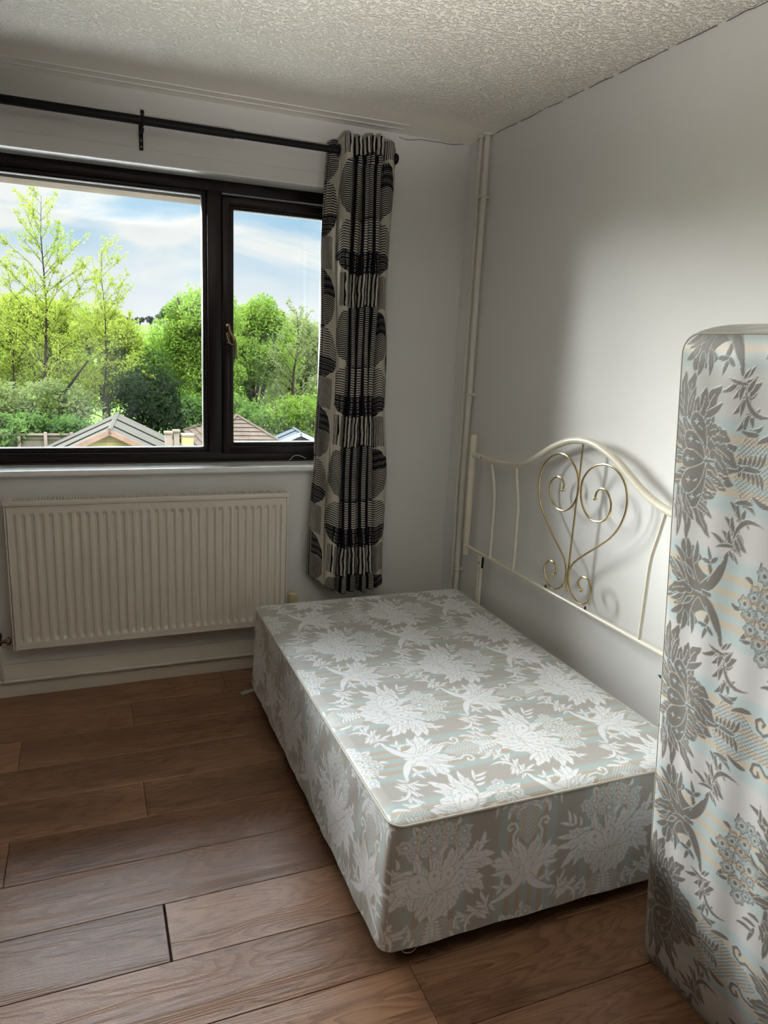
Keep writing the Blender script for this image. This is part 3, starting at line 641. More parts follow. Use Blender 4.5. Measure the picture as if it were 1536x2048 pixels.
# sill board
bm = bmesh.new(); box(bm, WX0-.02, WX1+.02, -.032, 0, WZ0-.024, WZ0, bev=.007, seg=3); box(bm, WX0+.0005, WX1-.0005, -.005, YF+.03, WZ0-.022, WZ0)
ob('window_sill', bm, M['sill'], win, smooth='auto')
bm = bmesh.new(); box(bm, WX0+.003, WX1-.003, YF-.007, YF+.01, WZ0, WZ0+.007, bev=.002)
ob('sealant_bead', bm, M['gasket'], win)
bm = bmesh.new(); box(bm, WX0-.05, WX1+.05, .19, .36, .885, .91, bev=.004)
ob('outer_sill', bm, M['upvc'], win)

# ------------------------------------------------------------------ curtain rod, brackets, curtain
RY, RZ = -.085, 2.228
rod = tag(empty('curtain_rod', (-1.4, RY, RZ)), 'thin black metal curtain rod fixed above the wide window', 'curtain rod')
bm = bmesh.new(); cyl(bm, (-2.95, RY, RZ), (-1.05, RY, RZ), .0155, 18); cyl(bm, (-1.06, RY, RZ), (-.398, RY, RZ), .0132, 18)
ob('pole', bm, M['rod'], rod, smooth='auto')
for x_ in (-.396, -2.953):
    bm = bmesh.new(); s_ = 1 if x_ > -1 else -1
    lathe(bm, [(.013, 0), (.019, .002*s_), (.023, .010*s_), (.019, .018*s_), (.006, .024*s_)], (x_, RY, RZ), 'X'); ob('finial', bm, M['rod'], rod, smooth='auto')
for x_ in (-1.381, -2.86):
    bm = bmesh.new()
    box(bm, x_-.0075, x_+.0075, -.005, 0, 2.145, 2.235, bev=.002)
    box(bm, x_-.005, x_+.005, RY-.0, -.002, 2.194, 2.204, bev=.001)
    tube(bm, [(x_, RY+.019*math.sin(a), RZ-.0*1-.019*math.cos(a)) for a in [i*math.pi/10-.2 for i in range(0, 13)]], .0045, 8)
    tube(bm, [(x_, RY-.019*math.sin(a), RZ-.019*math.cos(a)) for a in [i*math.pi/10 for i in range(0, 7)]], .0045, 8)
    box(bm, x_-.0065, x_+.0065, RY-.004, RY+.003, RZ+.012, RZ+.034, bev=.001)
    br = ob('bracket', bm, M['rod'], rod, smooth='auto')
    for z_ in (2.157, 2.178):
        bm = bmesh.new(); lathe(bm, [(.0035, 0), (.003, -.002)], (x_, -.005, z_), 'Y', 10); ob('screw', bm, M['chrome'], br)

cur = tag(empty('curtain', (-.5, RY, 2.25)), 'cream curtain printed with black pen-stroke ovals, gathered at the right of the window', 'curtain')
zs = [2.266, 2.15, 1.736, 1.24, .911, .44]
BX = [[-.6731, -.6308, -.5697, -.5377, -.512, -.4861, -.4579, -.3831, -.374],
      [-.6731, -.6308, -.5697, -.5377, -.512, -.4861, -.4579, -.3831, -.3764],
      [-.6816, -.6288, -.570, -.5414, -.5104, -.4836, -.4544, -.4000, -.3793],
      [-.6812, -.6283, -.5718, -.5445, -.5123, -.4823, -.4496, -.3836, -.3622],
      [-.6976, -.6454, -.5786, -.5494, -.5083, -.4728, -.4369, -.3618, -.3521],
      [-.7148, -.6488, -.5848, -.544, -.4931, -.4514, -.4043, -.3566, -.339]]
UB = [-.36, 0, .26, .38, .50, .62, .74, 1.0, 1.12]
BX = np.array(BX); NS = 30; NR = 420
depth = [.02, .050, .070, .078, .078, .074, .03, .02]
zb = [2.266]; rows = []
V = []; A = []
hem_x = np.array([-.72, -.66, -.60, -.54, -.49, -.45, -.40, -.36, -.335]); hem_z = np.array([.447, .415, .372, .366, .370, .369, .372, .405, .448])
topz = np.array([2.258, 2.268, 2.282, 2.262, 2.285, 2.28, 2.282, 2.268, 2.262])
ncol = NS*8+1
for r_ in range(NR):
    f = r_/(NR-1)
    zc = 2.27-(2.27-.40)*f
    bx = np.array([np.interp(-zc, [-z for z in zs], BX[:, k]) for k in range(9)])
    for c_ in range(ncol):
        k = min(c_//NS, 7); s = (c_-k*NS)/NS
        x_ = bx[k]+(bx[k+1]-bx[k])*s
        # fold cross-section: valleys at boundaries, bulge forward between; pinched so the flanks turn inward
        prof = math.sin(math.pi*s)**(.55 if k in (0, 1, 6) else .8)
        dp = depth[k]*(1+.15*math.sin(3.1*k+zc*2.3))
        if k == 0:
            yb = -.058+.016*math.cos(s*math.pi)*1.0-.03*(s**3); y_ = yb-.006*math.sin(zc*5+1)
            if zc > 2.19: y_ = -.050-.02*s**2
            x_ += .006*math.sin(zc*6)*s
        else:
            base_y = -.088 if k < 6 else -.096
            if k == 1 and s < .5: base_y = -.088
            y_ = (-.055 if 2 <= k <= 5 else base_y+.012)-dp*prof+(.012*(1-prof))
            if k >= 2 and k <= 5: x_ += .007*math.sin(2*math.pi*s)*(1 if f < .9 else 1)*-1
            if k == 7: y_ = -.066+.035*s
            if k == 1: x_ += -.012*math.sin(math.pi*s)*(s < .6)
        # eyelet header pinches
        if zc > 2.17 and k >= 1: y_ += .012*math.cos(s*math.pi*2)
        y_ += .004*math.sin(zc*7+c_*.11)
        # the cloth lies over the sill edge
        if .80 < zc < 1.05 and k <= 1: y_ -= .012*math.exp(-((zc-.93)/.06)**2)
        x_ += .0025*math.sin(zc*9+k)
        ztop = np.interp(c_, np.arange(9)*NS, topz)+(.008*math.sin(math.pi*s)); zbot = np.interp(x_, hem_x, hem_z)+.003*math.sin(c_*.4)
        z_ = ztop+(zbot-ztop)*f
        V.append((x_, y_, z_))
        u_ = UB[k]+(UB[k+1]-UB[k])*s
        A.append((u_, zc-.012*math.sin(math.pi*s)*(k > 0)+(.01*s if k == 0 else 0), 0))
fab = np_mesh('curtain_cloth', V, grid_faces(ncol, NR), M['curtain'], cur, attrs={'cloth': ('FLOAT_VECTOR', A)})
so_ = fab.modifiers.new('thickness', 'SOLIDIFY'); so_.thickness = .0016
for k, x_ in enumerate((-.632, -.575, -.545, -.515, -.488, -.458, -.40)):
    bm = bmesh.new(); pts = [(x_, RY+.021*math.cos(a), RZ+.021*math.sin(a)) for a in [i*math.pi/8 for i in range(16)]]
    tube(bm, pts, .0025, 6, closed=True); ob('eyelet', bm, M['rod'], cur, smooth=True)
# thin white cord dangling on the frame beside the curtain
bm = bmesh.new(); tube(bm, crom([(-.69, .09, .955), (-.72, .095, .968), (-.745, .10, .965), (-.765, .10, .944)], 6), .0012, 6)
tag(ob('cord', bm, M['white_cord'], smooth=True), 'thin white cord curling on the window sill beside the curtain', 'cord')

# ------------------------------------------------------------------ radiator
rad = tag(empty('radiator', (-1.37, -.06, .233)), 'wide cream ribbed panel radiator under the window', 'radiator')
X0, X1, Z0, Z1, YR = -1.918, -.819, .236, .815, -.100
def rib_panel(y, face):
    nx_, nz_ = 33*12+1, 26
    xs_ = np.linspace(X0+.012, X1-.012, nx_); zz = np.concatenate([[Z0+.004, Z0+.02], np.linspace(Z0+.026, Z0+.046, 8), np.linspace(Z0+.06, Z1-.06, 6), np.linspace(Z1-.046, Z1-.026, 8), [Z1-.02, Z1-.003]])
    Vv = []
    pitch = .0325; n_rib = 32; start = X0+.012+((X1-X0-.024)-pitch*n_rib)/2
    for z_ in zz:
        env = min(1, max(0, (z_-(Z0+.028))/.016))*min(1, max(0, ((Z1-.028)-z_)/.016))
        for x_ in xs_:
            q = (x_-start)/pitch
            g = 0.0
            if 0 < q < n_rib:
                f_ = (q % 1.0); g = max(0, min(1, min(f_-.18, .82-f_)/.14)); g = g*g*(3-2*g)
            Vv.append((x_, y+face*.009*(1-g)*env*(1 if 0 < q < n_rib else 0), z_))
    return np_mesh('ribbed_panel', Vv, grid_faces(nx_, len(zz), flip=False), M['radiator'], rad)
rib_panel(YR, 1); rib_panel(YR+.058, -1)
bm = bmesh.new()
frame_ring(bm, X0+.008, X1-.008, Z0, Z1, .008, YR-.001, YR+.012, bev=.002)
ob('panel_rim', bm, M['radiator'], rad, smooth='auto')
for x_ in (X0, X1-.006):
    mkbox('side_cover', (x_, x_+.006, YR+.002, -.028, Z0+.002, Z1+.004), M['radiator'], rad, bev=.002)
bm = bmesh.new(); GT = .838
box(bm, X0-.003, X1+.003, YR-.003, YR+.008, Z1+.001, GT, bev=.003); box(bm, X0-.003, X1+.003, -.036, -.027, Z1+.001, GT, bev=.003)
box(bm, X0-.003, X0+.028, YR+.006, -.03, GT-.012, GT, bev=.003); box(bm, X1-.028, X1+.003, YR+.006, -.03, GT-.012, GT, bev=.003)
box(bm, X0, X1, -.066, -.062, GT-.008, GT)
ob('top_frame', bm, M['radiator'], rad, smooth='auto')
bm = bmesh.new(); ns = 96
for i in range(ns+1):
    x_ = X0+.028+(X1-X0-.056)*i/ns; box(bm, x_-.0024, x_+.0024, YR+.006, -.03, GT-.0035, GT-.0006)
tag(ob('grille', bm, M['radiator'], rad), kind='stuff')
mkbox('slot_shade', (X0+.03, X1-.03, YR+.0135, YR+.054, Z0+.02, GT-.007), M['rad_shade'], rad)  # dark block inside the casing paints the shade below the grille slots
for x_ in (-1.75, -.98):
    mkbox('wall_bracket', (x_-.02, x_+.02, -.030, 0, .33, .70), M['radiator'], rad)
# lockshield valve and pipes
val = tag(empty('radiator_valve', (-1.985, -.045, .26)), 'small tarnished lockshield valve at the left foot of the radiator', 'valve')
bm = bmesh.new(); lathe(bm, [(.010, -.018), (.012, -.008), (.010, 0), (.010, .012), (.013, .014), (.013, .03), (.006, .034)], (-1.972, -.055, .265), 'Z', 14); cyl(bm, (-1.972, -.055, .262), (-1.925, -.055, .262), .008, 12)
ob('valve_body', bm, M['chrome'], val, smooth='auto')
bm = bmesh.new(); lathe(bm, [(.013, -.005), (.016, -.003), (.016, .006), (.012, .008)], (-1.938, -.055, .262), 'X', 6); ob('union_nut', bm, M['chrome'], val)
hp = tag(empty('heating_pipe', (-1.972, -.04, .08)), 'cream painted pipe running along the baseboard below the radiator', 'pipe')
bm = bmesh.new(); tube(bm, crom([(-1.972, -.055, .248), (-1.972, -.05, .15), (-1.972, -.036, .12), (-1.972, -.030, .095)], 5)+crom([(-1.970, -.028, .082), (-1.962, -.028, .077), (-1.94, -.028, .076), (-.80, -.028, .076)], 5), .0085, 12)
ob('pipe_run', bm, M['pipe'], hp, smooth=True)
bm = bmesh.new(); tube(bm, crom([(-.80, -.028, .076), (-.788, -.03, .08), (-.784, -.05, .095), (-.784, -.065, .12), (-.784, -.07, .25)], 5), .0085, 12); ob('pipe_riser', bm, M['pipe'], hp, smooth=True)
trv = tag(empty('thermostatic_valve', (-.784, -.075, .25)), 'ivory ribbed thermostatic valve head between the radiator and the divan base', 'valve')
bm = bmesh.new(); lathe(bm, [(.011, 0), (.013, .03), (.013, .05), (.011, .055)], (-.784, -.07, .25), 'Z', 14); cyl(bm, (-.784, -.07, .272), (-.822, -.07, .272), .008, 12)
ob('valve_body', bm, M['chrome'], trv, smooth='auto')
bm = bmesh.new(); lathe(bm, [(.017, .0), (.020, .01), (.0205, .05), (.022, .058), (.021, .064), (.015, .067)], (-.784, -.07, .303), 'Z', 24)
for i in range(16):
    a = i*math.pi/8; c_, s_ = math.cos(a), math.sin(a)
    cyl(bm, (-.784+.0205*c_, -.07+.0205*s_, .308), (-.784+.0205*c_, -.07+.0205*s_, .353), .0022, 6)
ob('valve_head', bm, M['ivory'], trv, smooth='auto')

# ------------------------------------------------------------------ corner pipes
for nm, lab, y_, r_ in (('heating_pipe', 'thinner white riser pipe nearer the window wall in the room corner', -.155, .0095), ('heating_pipe', 'thicker white riser pipe on the bed side of the room corner', -.205, .0125)):
    e_ = tag(empty(nm, (-.028, y_, 0)), lab, 'pipe', 'white riser pipes in the corner')
    random.seed(int(r_*1e4))
    bm = bmesh.new(); tube(bm, crom([(-.028+random.uniform(-.002, .002), y_+random.uniform(-.003, .003), z_) for z_ in np.linspace(0, H, 12)], 4), r_, 14)
    ob('pipe_run', bm, M['pipe'], e_, smooth=True)
    for z_ in (2.104, 1.28, .469):
        bm = bmesh.new(); box(bm, -.018, 0, y_-.008, y_+.008, z_-.008, z_+.008, bev=.002)
        tube(bm, [(-.028+(r_+.0025)*math.cos(a), y_+(r_+.0025)*math.sin(a), z_) for a in [i*math.pi/8 for i in range(16)]], .0032, 6, closed=True)
        ob('pipe_clip', bm, M['pipe'], e_, smooth='auto')
    bm = bmesh.new(); lathe(bm, [(r_+.001, 0), (r_+.009, .002), (r_+.010, .006)], (-.028, y_, H-.008), 'Z', 9); ob('plaster_collar', bm, M['wall'], e_)

# ------------------------------------------------------------------ headboard
HX = -.05
hb = tag(empty('headboard', (HX, -1.08, .41)), 'cream metal headboard with brass heart scroll against the right wall', 'headboard')
def hp3(p, x_=HX): return (x_, p[0], p[1])
YC = -1.08
top_half = [(-.315, 1.0276), (-.4257, 1.0277), (-.5166, 1.027), (-.6139, 1.0319), (-.6929, 1.0449), (-.7658, 1.0707), (-.8334, 1.1062), (-.8974, 1.1416), (-.9597, 1.1672), (-1.0205, 1.1836)]
pts = top_half+[(YC, 1.1889)]+[(2*YC-a, b) for a, b in top_half[::-1]]
bm = bmesh.new(); tube(bm, crom([hp3(p) for p in pts], 5), .0125, 14, caps=False); ob('top_rail', bm, M['cream_metal'], hb, smooth=True)
for y_ in (-.315, 2*YC+.315):
    bm = bmesh.new(); lathe(bm, [(.0135, 0), (.0155, .003), (.0155, .538), (.0135, .5415)], (HX, y_, .5732), 'Z', 18); ob('post', bm, M['cream_metal'], hb, smooth='auto')
bm = bmesh.new(); cyl(bm, (HX, -.315, .6142), (HX, 2*YC+.315, .6142), .0082, 12); ob('bottom_rail', bm, M['cream_metal'], hb, smooth='auto')
s1 = [(-.4809, 1.020), (-.5112, .9392), (-.5265, .8631), (-.529, .7419), (-.527, .618)]
s2 = [(-.672, 1.038), (-.6895, .9602), (-.7087, .8761), (-.7117, .7493), (-.7133, .618)]
for s_ in (s1, s2):
    for mir in (0, 1):
        q = [((2*YC-a) if mir else a, b) for a, b in s_]
        bm = bmesh.new(); tube(bm, crom([hp3(p) for p in q], 5), .0062, 10); ob('spindle', bm, M['cream_metal'], hb, smooth='auto')
bm = bmesh.new()
hl = HB['hl']; hr = HB['hr']
for q in (hl, hr): tube(bm, crom([hp3(p, HX) for p in q], 4), .0036, 8)
heart = ob('heart_scroll', bm, M['brass'], hb, smooth='auto')
bm = bmesh.new(); cyl(bm, (HX, -1.072, 1.180), (HX, -1.062, .655), .0034, 8); ob('centre_rod', bm, M['brass'], hb, smooth='auto')
for p in (hl[0], hl[-1], hr[0], hr[-1], (-1.062, .651)):
    bm = bmesh.new(); bmesh.ops.create_icosphere(bm, subdivisions=2, radius=.0072, matrix=Matrix.Translation((HX, p[0], p[1]))); ob('ball_end', bm, M['brass'], heart, smooth=True)
for p in (hl[28+9], hr[-8]):
    zz_ = .6225; bm = bmesh.new(); lathe(bm, [(.004, 0), (.004, .006), (.0015, .011)], (HX-.002, p[0], zz_), 'Z', 8); ob('fixing_clip', bm, M['black'], hb)
for y_ in (-.445, 2*YC+.445):
    bm = bmesh.new(); box(bm, HX-.004, HX, y_-.018, y_+.016, .548, .607, bev=.002); pl_ = ob('bracket_plate', bm, M['cream_metal'], hb, smooth='auto')
    bm = bmesh.new(); lathe(bm, [(.0035, 0), (.0035, -.002)], (HX-.004, y_-.002, .571), 'X', 10); ob('bolt', bm, M['black'], pl_)
    bm = bmesh.new(); box(bm, HX+.001, HX+.006, y_-.026, y_-.014, .552, .600); ob('spacer', bm, M['black'], hb)
    for dy in (-.009, .006):
        bm = bmesh.new(); box(bm, HX-.002, HX+.010, y_+dy-.0045, y_+dy+.0045, .02, .560, bev=.001); ob('leg_strut', bm, M['cream_metal'], hb, smooth='auto')
bm = bmesh.new(); tube(bm, [(HX-.0045, -.405, 1.0283), (HX-.0045, -.416, 1.0265)], .0087, 7); ob('paint_chip', bm, M['chip'], hb)

# ------------------------------------------------------------------ divan base
TILE, TRES = damask_tile()
def weave(u, v, blur=0):
    """sample the jacquard repeat at cloth coordinates in metres"""
    x_ = (np.asarray(u)*1000/TRES) % TILE.shape[1]; y_ = (np.asarray(v)*1000/TRES) % TILE.shape[0]
    xi = x_.astype(int) % TILE.shape[1]; yi = y_.astype(int) % TILE.shape[0]
    xj = (xi+1) % TILE.shape[1]; yj = (yi+1) % TILE.shape[0]; fx = x_-np.floor(x_); fy = y_-np.floor(y_)
    return TILE[yi, xi]*(1-fx)*(1-fy)+TILE[yi, xj]*fx*(1-fy)+TILE[yj, xi]*(1-fx)*fy+TILE[yj, xj]*fx*fy
div = tag(empty('divan_base', (-.52, -1.02, 0)), 'low divan bed base in cream and grey damask standing in the corner', 'bed base')
BX0, BX1, BY0, BY1, BZ0, BZ1, BR = -1.000, -.070, -1.768, -.278, .062, .400, .035
def rrect(x0, x1, y0, y1, r, steps):
    """perimeter from (x0,y1) down the left side, along the front, up the right, back along the far side; steps per metre by side"""
    P = []
    def line(a, b, st):
        n = max(2, int(math.hypot(b[0]-a[0], b[1]-a[1])/st))
        for i in range(n): P.append((a[0]+(b[0]-a[0])*i/n, a[1]+(b[1]-a[1])*i/n))
    def arc(cx, cy, a0, n):
        for i in range(n): a = a0+math.pi/2*i/n; P.append((cx+r*math.cos(a), cy+r*math.sin(a)))
    line((x0, y1-r), (x0, y0+r), steps[0]); arc(x0+r, y0+r, math.pi, 18)
    line((x0+r, y0), (x1-r, y0), steps[1]); arc(x1-r, y0+r, 1.5*math.pi, 10)
    line((x1, y0+r), (x1, y1-r), steps[2]); arc(x1-r, y1-r, 0, 10)
    line((x1-r, y1), (x0+r, y1), steps[3]); arc(x0+r, y1-r, math.pi/2, 12)
    return np.array(P)
P = rrect(BX0, BX1, BY0, BY1, BR, (.0026, .0026, .05, .05)); P = np.vstack([P, P[:1]])
seg = np.r_[0, np.cumsum(np.hypot(*np.diff(P, axis=0).T))]
nz_ = 130; zz = np.linspace(BZ0, BZ1-.003, nz_)
nP = len(P); cx_, cy_ = (BX0+BX1)/2, (BY0+BY1)/2
Z, Pi = np.meshgrid(zz, np.arange(nP), indexing='ij')
h = (Z-BZ0)/(BZ1-BZ0)
fl = .016*(1-h)**1.0                      # the skirt stands out a little at the floor
nx_ = np.sign(P[:, 0]-cx_)*(np.abs(P[:, 0]-cx_) > (BX1-BX0)/2-BR*.9); ny_ = np.sign(P[:, 1]-cy_)*(np.abs(P[:, 1]-cy_) > (BY1-BY0)/2-BR*.9)
rip = .0014*np.sin(seg[Pi]*21+Z*4)+.001*np.sin(seg[Pi]*47-Z*30)
PX = P[Pi, 0]+nx_[Pi]*(fl+rip); PY = P[Pi, 1]+ny_[Pi]*(fl*.5+rip)
sl = BY1-BR-BY0-BR; aL = BR*math.pi/2
# cloth coordinate: left side u = -(y) run, front u continues
u = np.where(seg[Pi] < sl+aL/2, -(P[Pi, 1]+1.39), (P[Pi, 0]+.375)); v = Z-np.where(seg[Pi] < sl+aL/2, .17, .20)
wv_ = weave(u, v)
side = np_mesh('side_panel', np.stack([PX, PY, Z], -1).reshape(-1, 3), grid_faces(nP, nz_, flip=True), M['damask_base'], div,
        attrs={'weave': ('FLOAT', wv_.ravel()), 'cloth': ('FLOAT_VECTOR', np.stack([u, v, 0*u], -1).reshape(-1, 3))})
nx2, ny2 = 372, 586
gx = np.linspace(BX0, BX1, nx2); gy = np.linspace(BY0, BY1, ny2)
GX, GY = np.meshgrid(gx, gy)
dy = np.minimum(GY-BY0, BY1-GY); ins = np.where(dy < BR, BR-np.sqrt(np.maximum(BR*BR-(BR-dy)**2, 0)), 0)
GX = cx_+(GX-cx_)*(1-ins/((BX1-BX0)/2))
ed = np.minimum(np.minimum(GX-BX0-ins, BX1-ins-GX), np.minimum(GY-BY0, BY1-GY))
GZ = BZ1-.004+.010*np.clip(ed/.03, 0, 1)**.5+.002*np.sin(GX*9)*np.sin(GY*7)*np.clip(ed/.1, 0, 1)
u = -(GY+1.27); v = GX+.823
np_mesh('top_panel', np.stack([GX, GY, GZ], -1).reshape(-1, 3), grid_faces(nx2, ny2), M['damask_base'], div,
        attrs={'weave': ('FLOAT', weave(u, v).ravel()), 'cloth': ('FLOAT_VECTOR', np.stack([u, v, 0*u], -1).reshape(-1, 3))})
bm = bmesh.new(); Q = rrect(BX0-.001, BX1+.001, BY0-.001, BY1+.001, BR+.001, (.02, .02, .05, .05))
tube(bm, [(a, b, BZ1-.004) for a, b in Q], .0034, 8, closed=True); ob('piping', bm, M['welt'], div, smooth=True)
bm = bmesh.new(); Q = rrect(BX0-.012, BX1+.012, BY0-.006, BY1+.006, BR, (.1, .1, .1, .1)); vs = [bm.verts.new((a, b, BZ0+.004)) for a, b in Q]; bm.faces.new(vs)
ob('underside', bm, M['under'], div)
for cx2, cy2 in ((-.93, -1.69), (-.14, -1.69), (-.93, -.36), (-.14, -.36)):
    bm = bmesh.new(); cyl(bm, (cx2, cy2, BZ0+.004), (cx2, cy2, .045), .012, 10); lathe(bm, [(.02, -.011), (.024, -.006), (.024, .006), (.02, .011)], (cx2, cy2, .0242), 'X', 20)
    ob('castor', bm, mat('grey_castor', (.08, .08, .08), .5), div, smooth='auto')
bm = bmesh.new(); tube(bm, crom([(-.965, -1.765, .064), (-.955, -1.772, .050), (-.935, -1.773, .046), (-.92, -1.77, .055), (-.915, -1.765, .064)], 5), .0008, 5)
ob('loose_thread', bm, M['welt'], div)

# ------------------------------------------------------------------ mattress on its long edge
mt = tag(empty('mattress', (-.3, -2.9, 0)), 'damask mattress with floral figure painted dark for satin sheen, standing on its long edge beside the divan', 'mattress')
ang = math.atan2(.139, 1.5)
eb = Vector((-math.sin(ang), 0, math.cos(ang))); en = Vector((math.cos(ang), 0, math.sin(ang))); ea = Vector((0, -1, 0))
O = Vector((-.357, -1.93, 0)); LA, LB, TH, CR_ = 2.0, 1.527, .22, .042
aa = np.concatenate([np.linspace(0, .50, 216), np.linspace(.52, LA, 60)]); bb = np.linspace(0, LB, 640)
AA, BB = np.meshgrid(aa, bb)
db = np.minimum(BB, LB-BB); ins = np.where(db < CR_, CR_-np.sqrt(np.maximum(CR_**2-(CR_-db)**2, 0)), 0)
AA2 = np.clip(LA/2+(AA-LA/2)*(1-ins/(LA/2)), 0, LA)
ed = np.minimum(np.minimum(AA2-ins, LA-ins-AA2), db)
puff = .012*(1-np.exp(-np.clip(ed, 0, 9)/.03))
rip = (.0020*np.sin(AA2*62+1.3*np.sin(BB*3.1))+.0016*np.sin(AA2*33+BB*2.2+1)+.0018*np.sin(BB*17+AA2*8))*np.clip(ed/.08, 0, 1)*np.clip(1.2-BB*.5, .4, 1)
NN = -(puff+rip)+.001
def m3(A_, B_, N_):
    return np.stack([O[i]+ea[i]*A_+eb[i]*B_+en[i]*N_ for i in range(3)], -1).reshape(-1, 3)
u = (BB-1.285)/1.05; v = -(AA2-.088)
np_mesh('face_panel', m3(AA2, BB, NN), grid_faces(len(aa), len(bb), flip=False), M['damask_mattress_sheen'], mt,
        attrs={'weave': ('FLOAT', weave(u, v).ravel()), 'cloth': ('FLOAT_VECTOR', np.stack([u, v, 0*u], -1).reshape(-1, 3))})
Q = rrect(0, LA, 0, LB, CR_, (.02, .02, .03, .02)); Q2 = np.vstack([Q, Q[:1]])
nn = np.linspace(0, TH, 14); sg = np.r_[0, np.cumsum(np.hypot(*np.diff(Q2, axis=0).T))]
NB, QI = np.meshgrid(nn, np.arange(len(Q2)), indexing='ij')
bul = .014*np.sin(np.pi*NB/TH)**.7
ca, cb = LA/2, LB/2
da = np.sign(Q2[:, 0]-ca)*(np.abs(Q2[:, 0]-ca) > ca-CR_*.9); dbb = np.sign(Q2[:, 1]-cb)*(np.abs(Q2[:, 1]-cb) > cb-CR_*.9)
dbq = np.where(dbb < 0, 0, dbb)
u = sg[QI]; v = NB
np_mesh('border', m3(Q2[QI, 0]+da[QI]*bul, Q2[QI, 1]+dbq[QI]*bul, NB), grid_faces(len(Q2), len(nn), flip=True), M['damask_mattress_sheen'], mt,
        attrs={'weave': ('FLOAT', weave(u, v).ravel()*.5), 'cloth': ('FLOAT_VECTOR', np.stack([u, v, 0*u], -1).reshape(-1, 3))})
bm = bmesh.new(); bm.faces.new([bm.verts.new(p) for p in m3(Q[:, 0], Q[:, 1], np.full(len(Q), TH))]); ob('back_panel', bm, M['welt'], mt)
for nval in (0.0, TH):
    bm = bmesh.new(); tube(bm, [Vector(p) for p in m3(Q[:, 0], np.maximum(Q[:, 1], .003), np.full(len(Q), nval+(.002 if nval == 0 else 0)))], .0024, 8, closed=True); ob('piping', bm, M['welt_dark'], mt, smooth=True)
bm = bmesh.new()
q = [(-.4105, -1.90, .7578), (-.352, -1.925, .752), (-.383, -1.905, .726)]
vs = [bm.verts.new(p) for p in q]; vs2 = [bm.verts.new(Vector(p)+Vector((.002, 0, 0))) for p in q]
bm.faces.new(vs); bm.faces.new(vs2[::-1])
for i in range(3): bm.faces.new((vs[i], vs[(i+1) % 3], vs2[(i+1) % 3], vs2[i]))
ob('fabric_tag', bm, M['teal'], mt)['label'] = 'small teal corner of fabric'

# strip of tape on the floor
bm = bmesh.new(); box(bm, -.036, .040, -.012, .012, .0006, .0024); bmesh.ops.rotate(bm, verts=bm.verts, cent=(0, 0, 0), matrix=Matrix.Rotation(math.radians(19), 3, 'Z'))
tag(ob('tape_strip', bm, M['tape'], loc=(-1.016, -.241, 0)), 'small pale green paper strip on the floor beside the divan', 'paper strip')

# unseen uplighter added behind the camera to brighten the ceiling
LX_, LY_ = -1.45, -3.55
lp = tag(empty('added_fill_lamp', (LX_, LY_, 0)), 'unseen uplighter lamp added behind the camera to brighten the ceiling', 'lamp')
bm = bmesh.new(); lathe(bm, [(.14, 0), (.14, .015), (.02, .03)], (LX_, LY_, 0), 'Z', 28); ob('base', bm, M['white_cord'], lp, smooth='auto')
bm = bmesh.new(); cyl(bm, (LX_, LY_, .025), (LX_, LY_, 1.06), .011, 12); ob('pole', bm, M['white_cord'], lp, smooth='auto')
bm = bmesh.new()
prof = [(.015, 1.05), (.07, 1.07), (.12, 1.11), (.15, 1.16), (.146, 1.16), (.115, 1.115), (.066, 1.078), (.012, 1.06)]
lathe(bm, prof, (LX_, LY_, 0), 'Z', 32); ob('bowl_shade', bm, M['white_cord'], lp, smooth='auto')
ld = bpy.data.lights.new('fill_spot', 'SPOT'); ld.energy = 290; ld.color = (1.0, .93, .84); ld.shadow_soft_size = .05; ld.spot_size = math.radians(66); ld.spot_blend = .9
lo_ = bpy.data.objects.new('fill_spot', ld); COL.objects.link(lo_); lo_.parent = lp; lo_.location = (0, 0, 1.17); lo_.rotation_euler = Vector((-.22, -.95, -1.0)).to_track_quat('Z', 'Y').to_euler()
# ------------------------------------------------------------------ outside: gardens, sheds, trees, hill
GZ0 = -2.7
M['lawn'] = mat('lawn', (0.026, 0.042, 0.008), .9, spec=.02, noise=(1.5, .3), bump=(30, .6, .02))
M['meadow'] = mat('meadow', (0.048, 0.088, 0.015), .95, spec=.02, noise=(.03, .12))
M['felt'] = mat('mineral_felt', (.054, .049, .040), .9, spec=.02, noise=(3, .08), bump=(200, .3, .002))
M['felt_dark'] = mat('felt_edge', (0.016, 0.016, 0.014), .9, spec=.02)
M['barge'] = mat('pinkish_bargeboard', (.17, .105, .075), .7, spec=.02, noise=(6, .15))
M['board'] = mat('weathered_board', (.26, .21, .085), .8, spec=.02, noise=(2.5, .35), bump=(40, .3, .003))
M['fence'] = mat('fence_wood', (.10, .085, .06), .85, spec=.02, noise=(3, .25), bump=(40, .4, .003))
M['fence_b'] = mat('fence_wood_mossy', (.075, .070, .040), .85, spec=.02, noise=(3, .25), bump=(40, .4, .003))
M['fence_post'] = mat('fence_post_wood', (.16, .125, .095), .85, spec=.02, noise=(3, .2))
M['tile'] = mat('brown_roof_course', (0.055, 0.041, 0.031), .85, spec=.02, noise=(4, .22), bump=(50, .4, .004))
M['grey_wall'] = mat('grey_render', (.10, .10, .105), .85, spec=.02, noise=(2, .06))
M['white_paint'] = mat('white_paint', (.24, .24, .235), .6, spec=.02)
M['blue_felt'] = mat('pale_blue_felt', (.055, .065, .072), .9, spec=.02, noise=(3, .08))
M['blue_wall'] = mat('blue_grey_boards', (0.059, 0.065, 0.075), .8, spec=.02)
M['bark'] = mat('bark', (0.026, 0.019, 0.013), .95, spec=.02, noise=(4, .3), bump=(20, .8, .02))
M['bark_dark'] = mat('dark_bark', (0.008, 0.006, 0.005), .95, spec=.02)
G1 = leaf_mat('spring_leaves', (0.112, 0.155, 0.016), (0.220, 0.258, 0.046))
